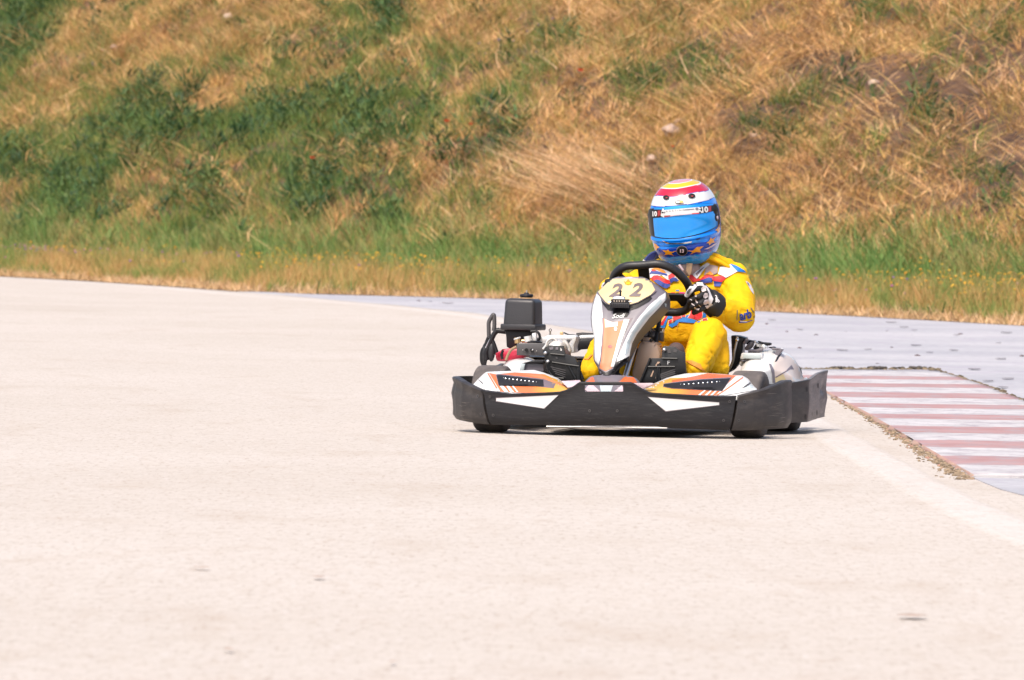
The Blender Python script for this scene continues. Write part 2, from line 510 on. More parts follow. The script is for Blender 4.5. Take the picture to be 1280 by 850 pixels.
for side in (-1, 1):
    if side < 0:
        b = bumper_piece((-0.82, -0.82), (XSL[0] - 0.004, XSL[1] - 0.004), 60, M['plastic_worn'], dent=0.008)
        t = b.bvh(); screws(b, t, [(597, 495), (601.5, 517.5)])
        for l in ([(75, 500), (130, 520), (190, 512), (130, 525)], [(70, 600), (140, 612), (200, 606), (140, 617)], [(90, 640), (150, 648), (240, 655), (150, 654)], [(100, 480), (180, 490), (240, 480), (170, 495)], [(80, 560), (150, 570), (180, 566), (150, 574)]):
            decal(b, K, t, A0(l), M['scratch'], 0.002, step=4)
    else:
        b = bumper_piece((XSR[0] + 0.004, XSR[1] + 0.004), (0.712, 0.712), 40, M['plastic_worn'], dent=0.008)
        t = b.bvh(); screws(b, t, [(930.5, 502), (923.5, 525.5)])
        for l in ([(960, 432), (1040, 420), (1112, 396), (1100, 404), (1040, 424)], [(950, 440), (1030, 436), (1105, 446), (1030, 441)], [(990, 495), (1060, 488), (1120, 500), (1060, 493)], [(940, 520), (1010, 512), (1090, 520), (1010, 518)], [(905, 630), (1000, 622), (1138, 628), (1000, 628)],
                  [(1060, 590), (1110, 570), (1135, 575), (1110, 578)], [(980, 460), (1050, 455), (1108, 462), (1050, 459)], [(930, 300), (990, 292), (1060, 296), (990, 296)], [(1070, 540), (1120, 530), (1136, 536), (1100, 541)], [(1010, 405), (1080, 385), (1120, 372), (1080, 390)]):
            decal(b, K, t, zp(840, 455, 8.0, l), M['scratch'], 0.002, step=4)
    b.build('bumper_corner', kart, 'scuffed grey end piece of the bumper')
# bumper skid strip low under the middle
b = B(M['alu'])
pts = [K.at(x, y, 0.80) for x, y in ((683, 533), (750, 533.6), (834, 535))]
b.tube(pts, 0.0035, M['alu'], 8)
b.build('skid_strip', kart)

# ---- front fairings between bumper and tyres
def fairing(top, bot_y, side, m):
    b = B(m)
    n, rows = 70, 12
    grid = []
    x0, x1 = top[0][0], top[-1][0]
    for j in range(rows + 1):
        v = j / rows
        r = []
        for i in range(n + 1):
            px = x0 + (x1 - x0) * i / n
            pt = K.at(px, lerp_list(top, px), 0.60)
            pb0 = on_curve(px, lerp_list(bot_y, px))
            pb = pb0 + Vector((0, 0.02, -0.006))
            p = pb.lerp(pt, v)
            p.z += 0.012 * math.sin(math.pi * v) * (1 if pt.z - pb.z > 0.02 else 0.4)
            p.y -= 0.015 * math.sin(math.pi * v)
            r.append(p)
        grid.append(r)
    # rolled edge at the back
    last = grid[-1]
    grid.append([p + Vector((0, 0.012, 0.000)) for p in last])
    grid.append([p + Vector((0, 0.020, -0.02)) for p in last])
    grid.append([p + Vector((0, 0.020, -0.06)) for p in last])
    b.loft(grid, m, closed_u=False)
    return b
botL = [(x, y + 4) for x, y in top_px if x < 730]
botR = [(x, y + 4) for x, y in top_px if x > 780]
def grad_orange():
    m, nt, bs = new_mat('orange_to_yellow_printed_film')
    tc = nt.nodes.new('ShaderNodeTexCoord'); sx = nt.nodes.new('ShaderNodeSeparateXYZ')
    ab = nt.nodes.new('ShaderNodeMath'); ab.operation = 'ABSOLUTE'
    r = nt.nodes.new('ShaderNodeValToRGB')
    e = r.color_ramp.elements
    e[0].position = 0.16; e[0].color = (0.60, 0.37, 0.10, 1)
    e[1].position = 0.34; e[1].color = (0.56, 0.13, 0.035, 1)
    a = r.color_ramp.elements.new(0.26); a.color = (0.60, 0.29, 0.03, 1)
    nt.links.new(tc.outputs['Object'], sx.inputs[0]); nt.links.new(sx.outputs['X'], ab.inputs[0])
    nt.links.new(ab.outputs[0], r.inputs['Fac']); nt.links.new(r.outputs['Color'], bs.inputs['Base Color'])
    bs.inputs['Roughness'].default_value = 0.3; bs.inputs['Coat Weight'].default_value = 0.4
    return m
M['grad'] = grad_orange()
topL = [(591, 481.5), (597, 474), (603, 468.5), (608, 464.8), (640, 463.5), (667, 462.4), (680, 466), (690, 469.8), (697, 473), (705, 479), (713, 484.5)]
topR = [(799, 486.5), (810, 482.5), (820.6, 478), (832, 473), (843, 469.6), (856, 467), (877.5, 466), (900, 467.4), (915, 468.7), (927.5, 469.4), (935, 473.7), (941, 480.6), (946, 486)]
A = lambda l: zp(560, 440, 7.725, l)
N8 = lambda l: zp(840, 455, 8.0, l)
M7 = lambda l: zp(680, 455, 7.111, l)
# left of the picture
b = fairing(topL, botL, -1, M['white']); t = b.bvh()
decal(b, K, t, A([(395, 200), (460, 215), (640, 196), (800, 205), (930, 215), (1010, 250), (1080, 275), (1170, 345), (1170, 370), (900, 400), (670, 392), (505, 380)]), M['grad'])
decal(b, K, t, A([(365, 200), (395, 200), (505, 380), (470, 378)]), M['white'], 0.003)
decal(b, K, t, A([(378, 205), (392, 203), (480, 352), (465, 352)]), M['orange'], 0.004)
decal(b, K, t, A([(548, 306), (572, 306), (640, 388), (600, 384)]), M['white'], 0.003)
decal(b, K, t, A([(600, 306), (616, 306), (680, 386), (664, 386)]), M['white'], 0.003)
decal(b, K, t, A([(500, 330), (530, 320), (585, 386), (545, 384)]), M['white'], 0.003)
decal(b, K, t, A([(278, 252), (330, 290), (345, 318), (300, 276)]), M['greydk'], 0.003)
decal(b, K, t, A([(462, 222), (480, 210), (920, 258), (1040, 305), (1020, 350), (925, 340), (545, 295), (520, 335), (488, 325)]), M['grey_line'], 0.002)
decal(b, K, t, A([(700, 210), (925, 232), (1120, 320), (1150, 345), (1000, 285), (900, 250)]), M['salmon'], 0.002)
f1 = b.build('front_fairing', kart, 'fairing with orange, yellow and white graphics')
def light_strip(outline, dots, fr_tree, parent, hole):
    b = B(M['black'])
    decal(b, K, fr_tree, outline, M['black'], 0.0045)
    b2 = b
    for x, y, r in dots:
        d = K.dir(x, y); loc, nor, i, dist = fr_tree.ray_cast(K.eye, d)
        if loc is None: continue
        b2.ball(loc - d * 0.008, r / 298, M['chrome'] if r > 0.8 else M['white'], 10)
    b2.build('light_strip', parent)
light_strip(A([(470, 224), (500, 220), (920, 268), (925, 330), (545, 285), (520, 325), (490, 318)]),
            [(*p, 1.55) for p in A([(556, 258), (593, 262), (630, 267), (667, 271), (706, 276), (745, 280), (784, 285), (822, 289)])] + [(*p, 0.5) for p in A([(537, 247), (853, 289)])], t, f1, None)
# right of the picture
b = fairing(topR, botR, 1, M['white']); t = b.bvh()
decal(b, K, t, M7([(860, 222), (970, 180), (1120, 125), (1280, 120)]) + N8([(350, 92), (620, 112), (720, 120), (600, 200), (450, 312), (250, 316), (0, 312)]) + M7([(1100, 275), (950, 250)]), M['grad'])
decal(b, K, t, N8([(640, 118), (722, 120), (510, 270), (440, 310), (480, 270)]), M['white'], 0.003)
decal(b, K, t, N8([(722, 122), (830, 235), (840, 258), (560, 306), (450, 312), (510, 270)]), M['white'], 0.003)
decal(b, K, t, N8([(712, 124), (730, 126), (540, 262), (460, 312), (440, 312), (520, 262)]), M['orange'], 0.004)
for a_, c_ in ((360, 262), (420, 330), (470, 385)):
    decal(b, K, t, N8([(a_ - 2, 232), (a_ + 16, 230), (c_ + 22, 312), (c_ - 4, 312)]), M['white'], 0.003)
decal(b, K, t, N8([(780, 180), (792, 196), (740, 228), (690, 246)]), M['greydk'], 0.004)
decal(b, K, t, N8([(800, 200), (822, 236), (660, 270)]), M['whitecool'], 0.0035)
decal(b, K, t, N8([(0, 160), (300, 110), (600, 125), (560, 150), (0, 200)]), M['orange'], 0.0025)
decal(b, K, t, N8([(0, 182), (300, 148), (600, 130), (540, 220), (500, 275), (450, 268), (425, 225), (0, 245), (-90, 228), (-85, 196)]), M['grey_line'], 0.0035)
f2 = b.build('front_fairing', kart, 'fairing with orange and white stripes')
light_strip(N8([(0, 190), (300, 156), (585, 142), (535, 218), (500, 268), (455, 262), (428, 220), (0, 240), (-85, 222), (-80, 202)]),
            [(*p, 1.5) for p in N8([(122, 205), (168, 202), (217, 199), (265, 195), (310, 191), (356, 187), (402, 184), (448, 180)])] + [(*p, 0.5) for p in N8([(86, 203), (476, 176)])], t, f2, None)

# ---- deck behind the raised middle of the bumper, at the foot of the nose
b = B(M['grey'])
rows = []
for v in range(9):
    k = v / 8
    F = 0.79 - 0.17 * k
    half = 0.150 - 0.030 * k
    r = []
    for i in range(25):
        u = i / 24 * 2 - 1
        X = -0.016 + half * u
        Z = 0.165 + 0.088 * k ** 0.8 - 0.008 * u * u - 0.03 * abs(u) ** 8
        r.append(P(X, F, Z))
    rows.append(r)
rows.append([p + Vector((0, 0.01, -0.08)) for p in rows[-1]])
b.loft(rows, M['grey'], closed_u=False)
t = b.bvh()
decal(b, K, t, M7([(345, 165), (400, 72), (420, 70), (455, 140), (462, 165)]), M['orange'])
decal(b, K, t, M7([(400, 68), (425, 66), (470, 130), (480, 165), (455, 165), (440, 120)]), M['grey_line'], 0.002)
decal(b, K, t, M7([(650, 165), (700, 120), (775, 85), (830, 165)]), M['orange'])
decal(b, K, t, M7([(640, 165), (690, 110), (760, 78), (780, 84), (705, 122), (662, 165)]), M['grey_line'], 0.002)
decal(b, K, t, M7([(362, 225), (395, 188), (440, 190), (500, 244), (385, 244)]), M['pinkwhite'], 0.003)
decal(b, K, t, M7([(495, 190), (612, 190), (595, 244), (505, 244)]), M['whitecool'], 0.003)
decal(b, K, t, M7([(690, 190), (706, 215), (706, 244), (625, 244)]), M['pinkwhite'], 0.003)
b.build('nose_deck', kart)
# small pink and white wings of the deck either side
for side, pts in ((-1, M7([(150, 150), (320, 142), (325, 165), (250, 205), (210, 210)])), (1, M7([(775, 168), (960, 168), (985, 178), (870, 222), (840, 222)]))):
    b = B(M['pinkwhite'])
    q = [K.at(x, y, 0.77 if y > 475 + 3 else 0.70) for x, y in pts]
    b.prism(q, (0, 0.02, -0.004), M['pinkwhite'], 0.002)
    b.build('deck_wing', kart)

# ---- nose panel carrying the number
nose_rows = [(346, 772, 803, .262), (348, 766, 808, .270), (356, 756, 820, .300), (361, 751, 827, .318), (365, 746.5, 832, .335), (374, 742.5, 832.5, .362), (384, 740, 824, .392), (391, 739, 818, .412), (397, 738.6, 812, .430), (408, 739.5, 803, .460), (418, 742, 795.5, .486), (429, 742.6, 790, .512),
             (440, 742, 787.8, .537), (447, 741.8, 787, .553), (451, 742.5, 783.5, .562), (454, 744, 779, .570), (460, 747.5, 772, .584), (466, 749, 767, .600), (470.5, 754, 763, .612)]
flank = {346: 806, 348: 811, 356: 824, 361: 830.5, 365: 835.5, 374: 838, 384: 837.8, 391: 832, 397: 827.5, 408: 816, 418: 805.5, 429: 797.5, 440: 792.5, 447: 789.5, 451: 785.5, 454: 781, 460: 774, 466: 768, 470.5: 763.5}
b = B(M['grey'])
grid = []
NF = 28
dense = []
for a_, c_ in zip(nose_rows, nose_rows[1:]):
    k = max(1, int((c_[0] - a_[0]) / 2.5))
    for i in range(k):
        s = i / k
        dense.append(tuple(a_[j] + (c_[j] - a_[j]) * s for j in range(4)) + (flank[a_[0]] + (flank[c_[0]] - flank[a_[0]]) * s,))
dense.append(nose_rows[-1] + (flank[470.5],))
for y, xl, xr, F, xf in dense:
    r = []
    w = (xr - xl) / 90
    backR = K.at(xf, y + 1.5, F - 0.085 * min(1, w * 1.3))
    backL = K.at(xl + 1.0, y + 1.5, F - 0.085 * min(1, w * 1.3))
    r.append(backL)
    r.append(K.at(xl - 0.2, y, F - 0.035 * min(1, w * 1.3)))
    for i in range(NF + 1):
        u = i / NF
        bul = 0.045 * w * (1 - (2 * u - 1) ** 2) + 0.012 * (1 - abs(2 * u - 1) ** 8)
        # raised side bands with a sunken middle, further down
        kk = sstep(372, 395, y) * (1 - sstep(448, 462, y))
        d = abs(2 * u - 1)
        bul += kk * 0.014 * math.exp(-((d - 0.72) / 0.16) ** 2)
        r.append(K.at(xl + (xr - xl) * u, y, F + bul))
    r.append(K.at(xr + (xf - xr) * 0.35, y + 0.5, F - 0.030 * min(1, w * 1.3)))
    r.append(backR)
    grid.append(r)
b.loft(grid, M['grey'], closed_u=False)
b.loft([[g[-1] for g in grid], [g[-1] + Vector((-0.02, 0.01, 0)) for g in grid]], M['greydk'], closed_u=False)
b.bm.faces.ensure_lookup_table()
b.mi(M['greydk'])
ncol = NF + 4
for idx, f in enumerate(b.bm.faces):
    if idx < (len(grid) - 1) * ncol and (idx % ncol in (ncol - 1, ncol - 2, 0, 1)): f.material_index = b.mi(M['greydk'])
t = b.bvh()
I12 = lambda l: zp(740, 340, 12.144, l)
D5 = lambda l: zp(730, 330, 5.664, l)
L8 = lambda l: zp(720, 310, 8.0, l)
# white side bands
decal(b, K, t, [(745.8, 367), (750, 371), (752, 378), (753.6, 396), (753.4, 412), (752.6, 430), (750.5, 445), (748.3, 456), (743.5, 450.5), (743, 436), (743, 422), (740.5, 410), (739.6, 397), (741, 383)], M['white'], 0.0015)
decal(b, K, t, [(832, 365.5), (832.8, 374), (824.5, 384), (812, 397), (803.5, 408), (796, 418), (790.2, 429), (787.6, 440), (787, 444.5), (772.5, 454), (771.5, 449), (775, 441), (780, 428.5), (788, 412.5), (799, 396.5), (812, 381), (823.5, 371)], M['white'], 0.0015)
decal(b, K, t, [(826, 374), (828, 377), (806, 400), (795, 416), (788, 428), (785, 441), (777, 446), (783, 429), (792, 412), (805, 395)], M['whitecool'], 0.0022)
# thin grey outlines and orange middle
decal(b, K, t, D5([(128, 378), (165, 395), (205, 408), (240, 404), (300, 390), (345, 380), (262, 545), (238, 620), (225, 695), (205, 745), (152, 768), (100, 742), (112, 690), (122, 590), (132, 470)]), M['grey_line'], 0.0015)
decal(b, K, t, D5([(138, 385), (165, 398), (205, 412), (240, 408), (300, 394), (325, 388), (250, 540), (226, 620), (212, 690), (194, 738), (152, 758), (108, 736), (120, 690), (130, 590), (140, 470)]), M['salmon'], 0.0025)
decal(b, K, t, D5([(145, 388), (165, 398), (205, 412), (240, 408), (238, 440), (150, 450)]), M['peach'], 0.0032)
for x0, x1 in ((298, 196), (316, 206), (286, 192)):
    w_ = 7 if x0 != 286 else 3
    decal(b, K, t, D5([(x0 - w_, 392), (x0 + w_, 390), (252 + (x0 - 298) * 0.7 + w_, 530), (x1 + w_ * 0.8, 725), (x1 - w_ * 0.8, 727), (252 + (x0 - 298) * 0.7 - w_, 530)]), M['white'], 0.0035)
# black trim round the tip
decal(b, K, t, D5([(330, 652), (330, 684), (245, 732), (185, 798), (150, 800), (104, 788), (100, 752), (66, 702), (68, 668), (104, 742), (152, 768), (205, 742), (228, 694)]), M['black'], 0.003)
# black crescent under the plate
decal(b, K, t, I12([(140, 425), (215, 490), (290, 510), (570, 512), (700, 470), (880, 365), (915, 395), (870, 445), (690, 545), (560, 585), (565, 625), (530, 680), (340, 690), (320, 640), (320, 585), (240, 580), (160, 480)]), M['hblack'], 0.0025)
text_decal(b, K, t, 'Sodi', (773.2, 394.8), 17.0, 5.6, M['white'], ang=R(3), shear=0.5, off=0.0045, bold=0.015, step=4)
decal(b, K, t, ellipse(762.6, 433, 2.6, 1.9, 14), M['redstick'], 0.004)
decal(b, K, t, ellipse(769.5, 411, 1.8, 2.6, 12), M['pinkwhite'], .0045)
decal(b, K, t, I12([(955, 405), (1000, 378), (1003, 388), (962, 418)]), M['grey'], 0.004)
decal(b, K, t, D5([(570, 278), (585, 282), (582, 304), (576, 302)]), M['whitecool'], 0.003)
nose = b.build('nose_panel', kart, 'tall nose panel in white, grey and faded orange')
# number plate : slightly proud of the nose
b = B(M['greydk'])
plate_o = I12([(68, 300), (270, 105), (440, 60), (560, 42), (720, 45), (870, 90), (985, 285), (893, 355), (695, 466), (560, 506), (252, 499), (197, 458), (112, 355)])
decal(b, K, t, plate_o, M['grey_line'], 0.007)
decal(b, K, t, I12([(95, 298), (285, 112), (360, 100), (870, 100), (958, 272), (890, 345), (690, 455), (560, 495), (255, 488), (205, 452), (120, 345)]), M['yellow_st'], 0.009)
text_decal(b, K, t, '2', (769.5, 362.6), 17.5, 17.0, M['number'], ang=R(0), shear=0.35, off=0.011, bold=0.035)
text_decal(b, K, t, '2', (795, 362.0), 17.5, 17.0, M['number'], ang=R(0), shear=0.35, off=0.011, bold=0.035)
decal(b, K, t, I12([(480, 130), (510, 150), (550, 105), (590, 150), (620, 140), (590, 190), (545, 200), (505, 185)]), M['cloth_orange'], 0.0105)
decal(b, K, t, I12([(515, 150), (582, 152), (575, 190), (520, 190)]), mat('sticker_yellow', (0.62, 0.40, 0.01), 0.4), 0.0118)
decal(b, K, t, I12([(440, 95), (560, 75), (720, 70), (700, 95), (560, 102)]), M['pinkwhite'], 0.0105)
b.build('number_plate', nose)
# transponder clip on the plate
b = B(M['black'])
c = K.at(776, 378, 0.44)
b.box(c + Vector((0, -0.012, 0)), (0.075, 0.04, 0.028), M['black'], bevel=0.004)
b.box(c + Vector((0, -0.030, -0.012)), (0.082, 0.02, 0.022), M['airbox'], bevel=0.003)
for i in range(9): b.box(c + Vector((-0.034 + i * 0.0085, -0.041, -0.013)), (0.003, 0.003, 0.018), M['black'])
b.box(c + Vector((-0.004, -0.018, 0.019)), (0.058, 0.036, 0.014), M['chrome'], bevel=0.005, taper=0.8)
for i in range(5): b.box(c + Vector((-0.022 + i * 0.011, -0.038, 0.006)), (0.005, 0.004, 0.008), M['chrome'])
b.cyl(c + Vector((-0.002, 0, 0.02)), c + Vector((-0.002, 0, 0.048)), 0.004, M['black'], 10)
b.ball(c + Vector((-0.002, 0, 0.046)), 0.006, M['black'], 10)
b.cyl(c + Vector((-0.05, -0.02, 0)), c + Vector((0.05, -0.02, 0.004)), 0.004, M['steel'], 8)
b.build('transponder', nose)

# ---- wheels
def wheel(X, F, rad, w, lab, steer=0.0):
    e = empty('wheel', P(X, F, 0), parent=kart)
    e.rotation_euler = (0, 0, steer)
    e['label'] = lab
    b = B(M['rubber'])
    h = w / 2
    c = (0, 0, rad)
    prof = [(rad * 0.52, -h * 0.8), (rad * 0.62, -h * 0.98), (rad * 0.80, -h * 1.02), (rad * 0.92, -h * 0.98), (rad * 0.975, -h * 0.88), (rad * 0.995, -h * 0.72), (rad, -h * 0.4), (rad * 1.002, 0)]
    prof = prof + [(r, -o) for r, o in prof[-2::-1]]
    b.lathe(prof, c, (1, 0, 0), M['rubber'], 56)
    b.build('tyre', e, recalc=True)
    b = B(M['rim_dark'])
    b.lathe([(rad * 0.52, -h * 0.8), (rad * 0.46, -h * 0.78), (rad * 0.42, -h * 0.3), (rad * 0.40, 0), (rad * 0.42, h * 0.3), (rad * 0.46, h * 0.78), (rad * 0.52, h * 0.8)], c, (1, 0, 0), M['rim_dark'], 40)
    b.lathe([(rad * 0.42, -h * 0.05), (rad * 0.18, -h * 0.1), (0.0, -h * 0.12)], c, (1, 0, 0), M['rim_dark'], 30)
    b.lathe([(rad * 0.42, h * 0.05), (rad * 0.18, h * 0.1), (0.0, h * 0.12)], c, (1, 0, 0), M['rim_dark'], 30)
    b.lathe([(rad * 0.16, -h * 0.5), (rad * 0.16, h * 0.5), (0.0, h * 0.5)], c, (1, 0, 0), M['steel'], 20)
    for k in range(5):
        a = 2 * math.pi * k / 5
        q = Vector((0, math.cos(a) * rad * 0.28, rad + math.sin(a) * rad * 0.28))
        b.cyl(q + Vector((-h * 0.2, 0, 0)), q + Vector((h * 0.2, 0, 0)), 0.006, M['steel'], 8)
    b.build('rim', e)
wheel(-0.545, 0.50, 0.140, 0.135, 'narrow front wheel', R(-3))
wheel(0.545, 0.50, 0.140, 0.135, 'narrow front wheel', R(-3))
wheel(-0.525, -0.53, 0.145, 0.185, 'wide rear wheel')
wheel(0.525, -0.53, 0.145, 0.185, 'wide rear wheel')

# ---- chassis
b = B(M['black'])
z = 0.075
for s in (-1, 1):
    b.tube(smooth_pts([P(s * 0.20, 0.70, z), P(s * 0.24, 0.55, z), P(s * 0.33, 0.3, z), P(s * 0.33, -0.3, z), P(s * 0.32, -0.75, z)], 4), 0.016, M['black'], 10)
    b.tube(smooth_pts([P(s * 0.33, 0.25, z), P(s * 0.52, 0.2, z), P(s * 0.58, 0.05, z), P(s * 0.58, -0.22, z), P(s * 0.33, -0.3, z)], 4), 0.012, M['black'], 10)
    b.tube([P(s * 0.22, 0.52, 0.10), P(s * 0.47, 0.50, 0.14)], 0.014, M['darkmetal'], 10)
for F in (0.70, 0.52, 0.1, -0.3, -0.75):
    b.tube([P(-0.32 if F < 0.5 else -0.2, F, z), P(0.32 if F < 0.5 else 0.2, F, z)], 0.014, M['black'], 10)
b.build('chassis_frame', kart)
b = B(M['black'])
b.box(P(0, 0.28, 0.055), (0.62, 0.80, 0.006), M['black'])
b.build('floor_tray', kart)
b = B(M['steel'])
b.cyl(P(-0.48, -0.53, 0.145), P(0.48, -0.53, 0.145), 0.02, M['steel'], 20)
b.lathe([(0.02, 0), (0.10, 0.001), (0.10, 0.006), (0.02, 0.007)], P(-0.2, -0.53, 0.145), (1, 0, 0), M['darkmetal'], 40)
b.build('rear_axle', kart)
b = B(M['plastic_black'])
rows = []
for i in range(41):
    u = i / 40 * 2 - 1
    X = 0.63 * u; F = -0.80 + 0.06 * abs(u) ** 4
    cx = [(F, 0.09), (F - 0.03, 0.10), (F - 0.04, 0.16), (F - 0.03, 0.215), (F, 0.225), (F + 0.015, 0.21), (F + 0.015, 0.10)]
    rows.append([P(X, a, c) for a, c in cx])
b.loft(rows, M['plastic_black'], closed_u=True, caps=True)
b.build('rear_bumper', kart)

# ---- side pods : white body and dark bumper
def pod(s):
    b = B(M['white'])
    st = [(.26, .15, .46), (.20, .20, .44), (.12, .255, .43), (.03, .305, .43), (-.06, .338, .44), (-.16, .352, .455), (-.27, .345, .47), (-.36, .29, .48), (-.43, .22, .50), (-.46, .14, .52)]
    rows = []
    st2 = smooth_pts([Vector(q) for q in st], 4)
    for F, h, xi in st2:
        if s < 0: h *= .86
        cs = [(xi, .09), (xi, h * .72), (xi + .012, h * .92), (xi + .05, h), (xi + .10, h * 1.0), (xi + .145, h * .955), (xi + .17, h * .86), (.655, .235), (.672, .21), (.688, .20), (.688, .09)]
        cs = [Vector((x, 0, z_)) for x, z_ in cs]
        rows.append([P(min(q.x, podx(F) - .022) * s, F, q.z) for q in smooth_pts(cs, 3)])
    b.loft(rows, M['white'], closed_u=False, caps=False)
    return b
podpx = [(982, 481.8, .16), (1001.8, 479.7, .0), (1013.5, 474.5, -.14), (1027.7, 466.8, -.42), (1040.6, 462.9, -.67)]
topS = sorted((f, K.at(x, y, f).z) for x, y, f in podpx)
botS = sorted((f, K.at(x, y, f).z) for x, y, f in ((983.7, 531, .16), (1013.5, 527.5, -.14), (1027, 524, -.42), (1040.6, 521, -.67)))
PC = [(.31, .42), (.20, .495), (.08, .58), (-.03, .65), (-.10, .690), (-.14, .704), (-.18, .707), (-.3, .705), (-.5, .706), (-.67, .712)]
def podx(F):
    return lerp_list(sorted((a, c) for a, c in PC), F)
def pod_bumper(s, m1):
    b = B(m1)
    n = 60; VS = [0, .05, .2, .4, .5, .6, .8, .92, .97, 1]
    rows_o, rows_i = [], []
    for i in range(n + 1):
        F = .31 - .98 * i / n
        e = .01
        tx = (podx(F + e) - podx(F - e)) / (2 * e)
        o = Vector((1, tx, 0)).normalized()   # outward for the positive side
        a, c = lerp_list(botS, F), lerp_list(topS, F)
        ro, ri = [], []
        for v in VS:
            bul = .008 * math.sin(math.pi * v) + .007 * sstep(.88, .97, v)
            bul += .010 * sstep(-.3, -.6, F) * noise.noise(Vector((F * 7, v * 4, 1)))
            bul -= .014 * math.exp(-((F + .56) / .05) ** 2) * math.exp(-((v - .62) / .12) ** 2)
            p = Vector((podx(F), -F, a + (c - a) * v)) + o * bul
            q = p - o * .014
            p.x *= s; q.x *= s
            ro.append(p); ri.append(q)
        rows_o.append(ro + ri[::-1])
    vs_, fs_ = b.loft(rows_o, m1, closed_u=True, caps=True)
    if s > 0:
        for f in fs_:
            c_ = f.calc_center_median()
            f.material_index = b.mi(M['plastic_pale'] if c_.y > .145 else M['plastic_worn'])  # rear flank paler: wear plus sky light painted into its colour
    return b
for s in (1, -1):
    b = pod(s); t = b.bvh()
    R12 = lambda l: zp(900, 410, 12.14, l)
    if s > 0:
        decal(b, K, t, R12([(800, 520), (900, 400), (960, 340), (1100, 350), (1150, 470), (1214, 600), (1260, 720), (1280, 800), (830, 830), (815, 640)]), M['peach'], 0.0015)
        decal(b, K, t, R12([(835, 745), (1000, 650), (1085, 560), (1125, 630), (1070, 628), (1010, 662), (850, 758)]), M['grey_line'], 0.0025)
        decal(b, K, t, R12([(830, 750), (960, 700), (1010, 800), (960, 840), (830, 830)]), M['yellow_st'], 0.002)
        decal(b, K, t, R12([(940, 340), (965, 345), (860, 505), (830, 515), (870, 430)]), M['hblack'], 0.003)
        decal(b, K, t, R12([(740, 540), (775, 545), (825, 640), (840, 830), (800, 830), (790, 680)]), M['grey'], 0.003)
        lab = 'bleached pod with peach panels'
    else:
        decal(b, K, t, A([(350, 120), (425, 80), (520, 66), (555, 72), (480, 138), (360, 138)]), M['orange'], 0.0015)
        decal(b, K, t, A([(520, 66), (556, 70), (482, 138), (462, 138)]), M['grey_line'], 0.0025)
        lab = 'white pod with an orange corner'
    pb = b.build('side_pod', kart, lab)
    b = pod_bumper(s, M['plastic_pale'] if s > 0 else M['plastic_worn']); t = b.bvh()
    if s > 0:
        for x, y in zp(880, 400, 5.665, [(730, 490), (722, 685), (808, 465), (800, 655)]):
            decal(b, K, t, ellipse(x, y, 1.0, 3.4, 12), M['black'], 0.003, step=9)
        for x, y in zp(880, 400, 5.665, [(776, 472), (768, 665)]):
            decal(b, K, t, ellipse(x, y, 0.6, 2.8, 12), M['darkmetal'], 0.003, step=9)
        decal(b, K, t, zp(880, 400, 5.665, [(865, 515), (893, 505), (890, 548), (872, 550)]), M['black'], 0.003, step=9)
    b.build('pod_bumper', kart, 'scuffed and scratched side bumper, sky light painted paler on its flank' if s > 0 else 'side bumper')
# dark window at the left pod : control box
b = B(M['black'])
q = [K.at(x, y, .18) for x, y in A([(705, 110), (830, 82), (920, 85), (925, 190), (690, 178)])]
b.prism(q, (0, 0.05, 0), M['grey'], 0.004)
q = [K.at(x, y, .20) for x, y in A([(705, 112), (745, 112), (730, 178), (690, 178)])]
b.prism(q, (0, 0.01, 0), M['whitecool'], 0.002)
q = [K.at(x, y, .195) for x, y in A([(715, 108), (830, 80), (925, 82), (925, 112), (760, 106)])]
b.prism(q, (0, 0.06, 0), M['black'], 0.003)
b.build('control_box', kart)
# ------------------------------------------------------------------ machinery
Bz = lambda l: zp(590, 360, 7.083, l)
C9 = lambda l: zp(660, 400, 9.442, l)
E9 = lambda l: zp(780, 400, 9.442, l)
def q(l, F): return [K.at(x, y, F) for x, y in l]
def slab(b, l, F, depth, m, bevel=0.002):
    b.prism(q(l, F), (0, depth, 0), m, bevel)

# engine with the tall air box on it
b = B(M['darkmetal'])
eng = empty('engine', P(-0.40, -0.25, 0), parent=kart)
def ep(v): return Vector(v) - Vector((-0.40, 0.25, 0))
class EB(B):
    def build(self, name, parent=None, label=None, **k):
        self.bm.transform(Matrix.Translation(-Vector((-0.40, 0.25, 0))))
        return B.build(self, name, parent, label, **k)
b = EB(M['airbox'])
FA = -0.18
c0 = K.at(651, 391, FA); w0 = (K.at(672, 391, FA) - K.at(630.5, 391, FA)).length; h0 = abs(K.at(650, 407, FA).z - K.at(650, 372, FA).z)
g = bmesh.new(); bmesh.ops.create_cube(g, size=1)
for v in g.verts:
    k = 0.93 if v.co.z > 0 else 1.0
    v.co = Vector((v.co.x * w0 * k, v.co.y * 0.13 * k, v.co.z * h0))
bmesh.ops.bevel(g, geom=[e for e in g.edges if (e.verts[0].co.z > 0 or e.verts[1].co.z > 0)], offset=0.018, segments=5, profile=0.5, affect='EDGES')
g.transform(Matrix.Translation(c0 + Vector((0, 0.065, 0))) @ Matrix.Rotation(R(1), 4, 'Y') @ Matrix.Rotation(R(-8), 4, 'Z'))
b.merge(g, M['airbox'], True)
zc = K.at(651, 409, FA).z
b.box(Vector((c0.x, c0.y + .065, zc)), (w0 * 1.11, 0.15, 0.026), M['airbox'], Matrix.Rotation(R(-8), 4, 'Z'), bevel=0.006)
zt = K.at(651, 372, FA).z
b.lathe([(0, .012), (.008, .014), (.012, .008), (.028, .006), (.030, -.002), (.024, -.008)], Vector((c0.x + .015, c0.y + .05, zt + .008)), (0, 0, 1), M['black'], 10)
b.cyl(Vector((c0.x + .015, c0.y + .05, zt + .01)), Vector((c0.x + .015, c0.y + .05, zt + .032)), 0.003, M['steel'], 8)
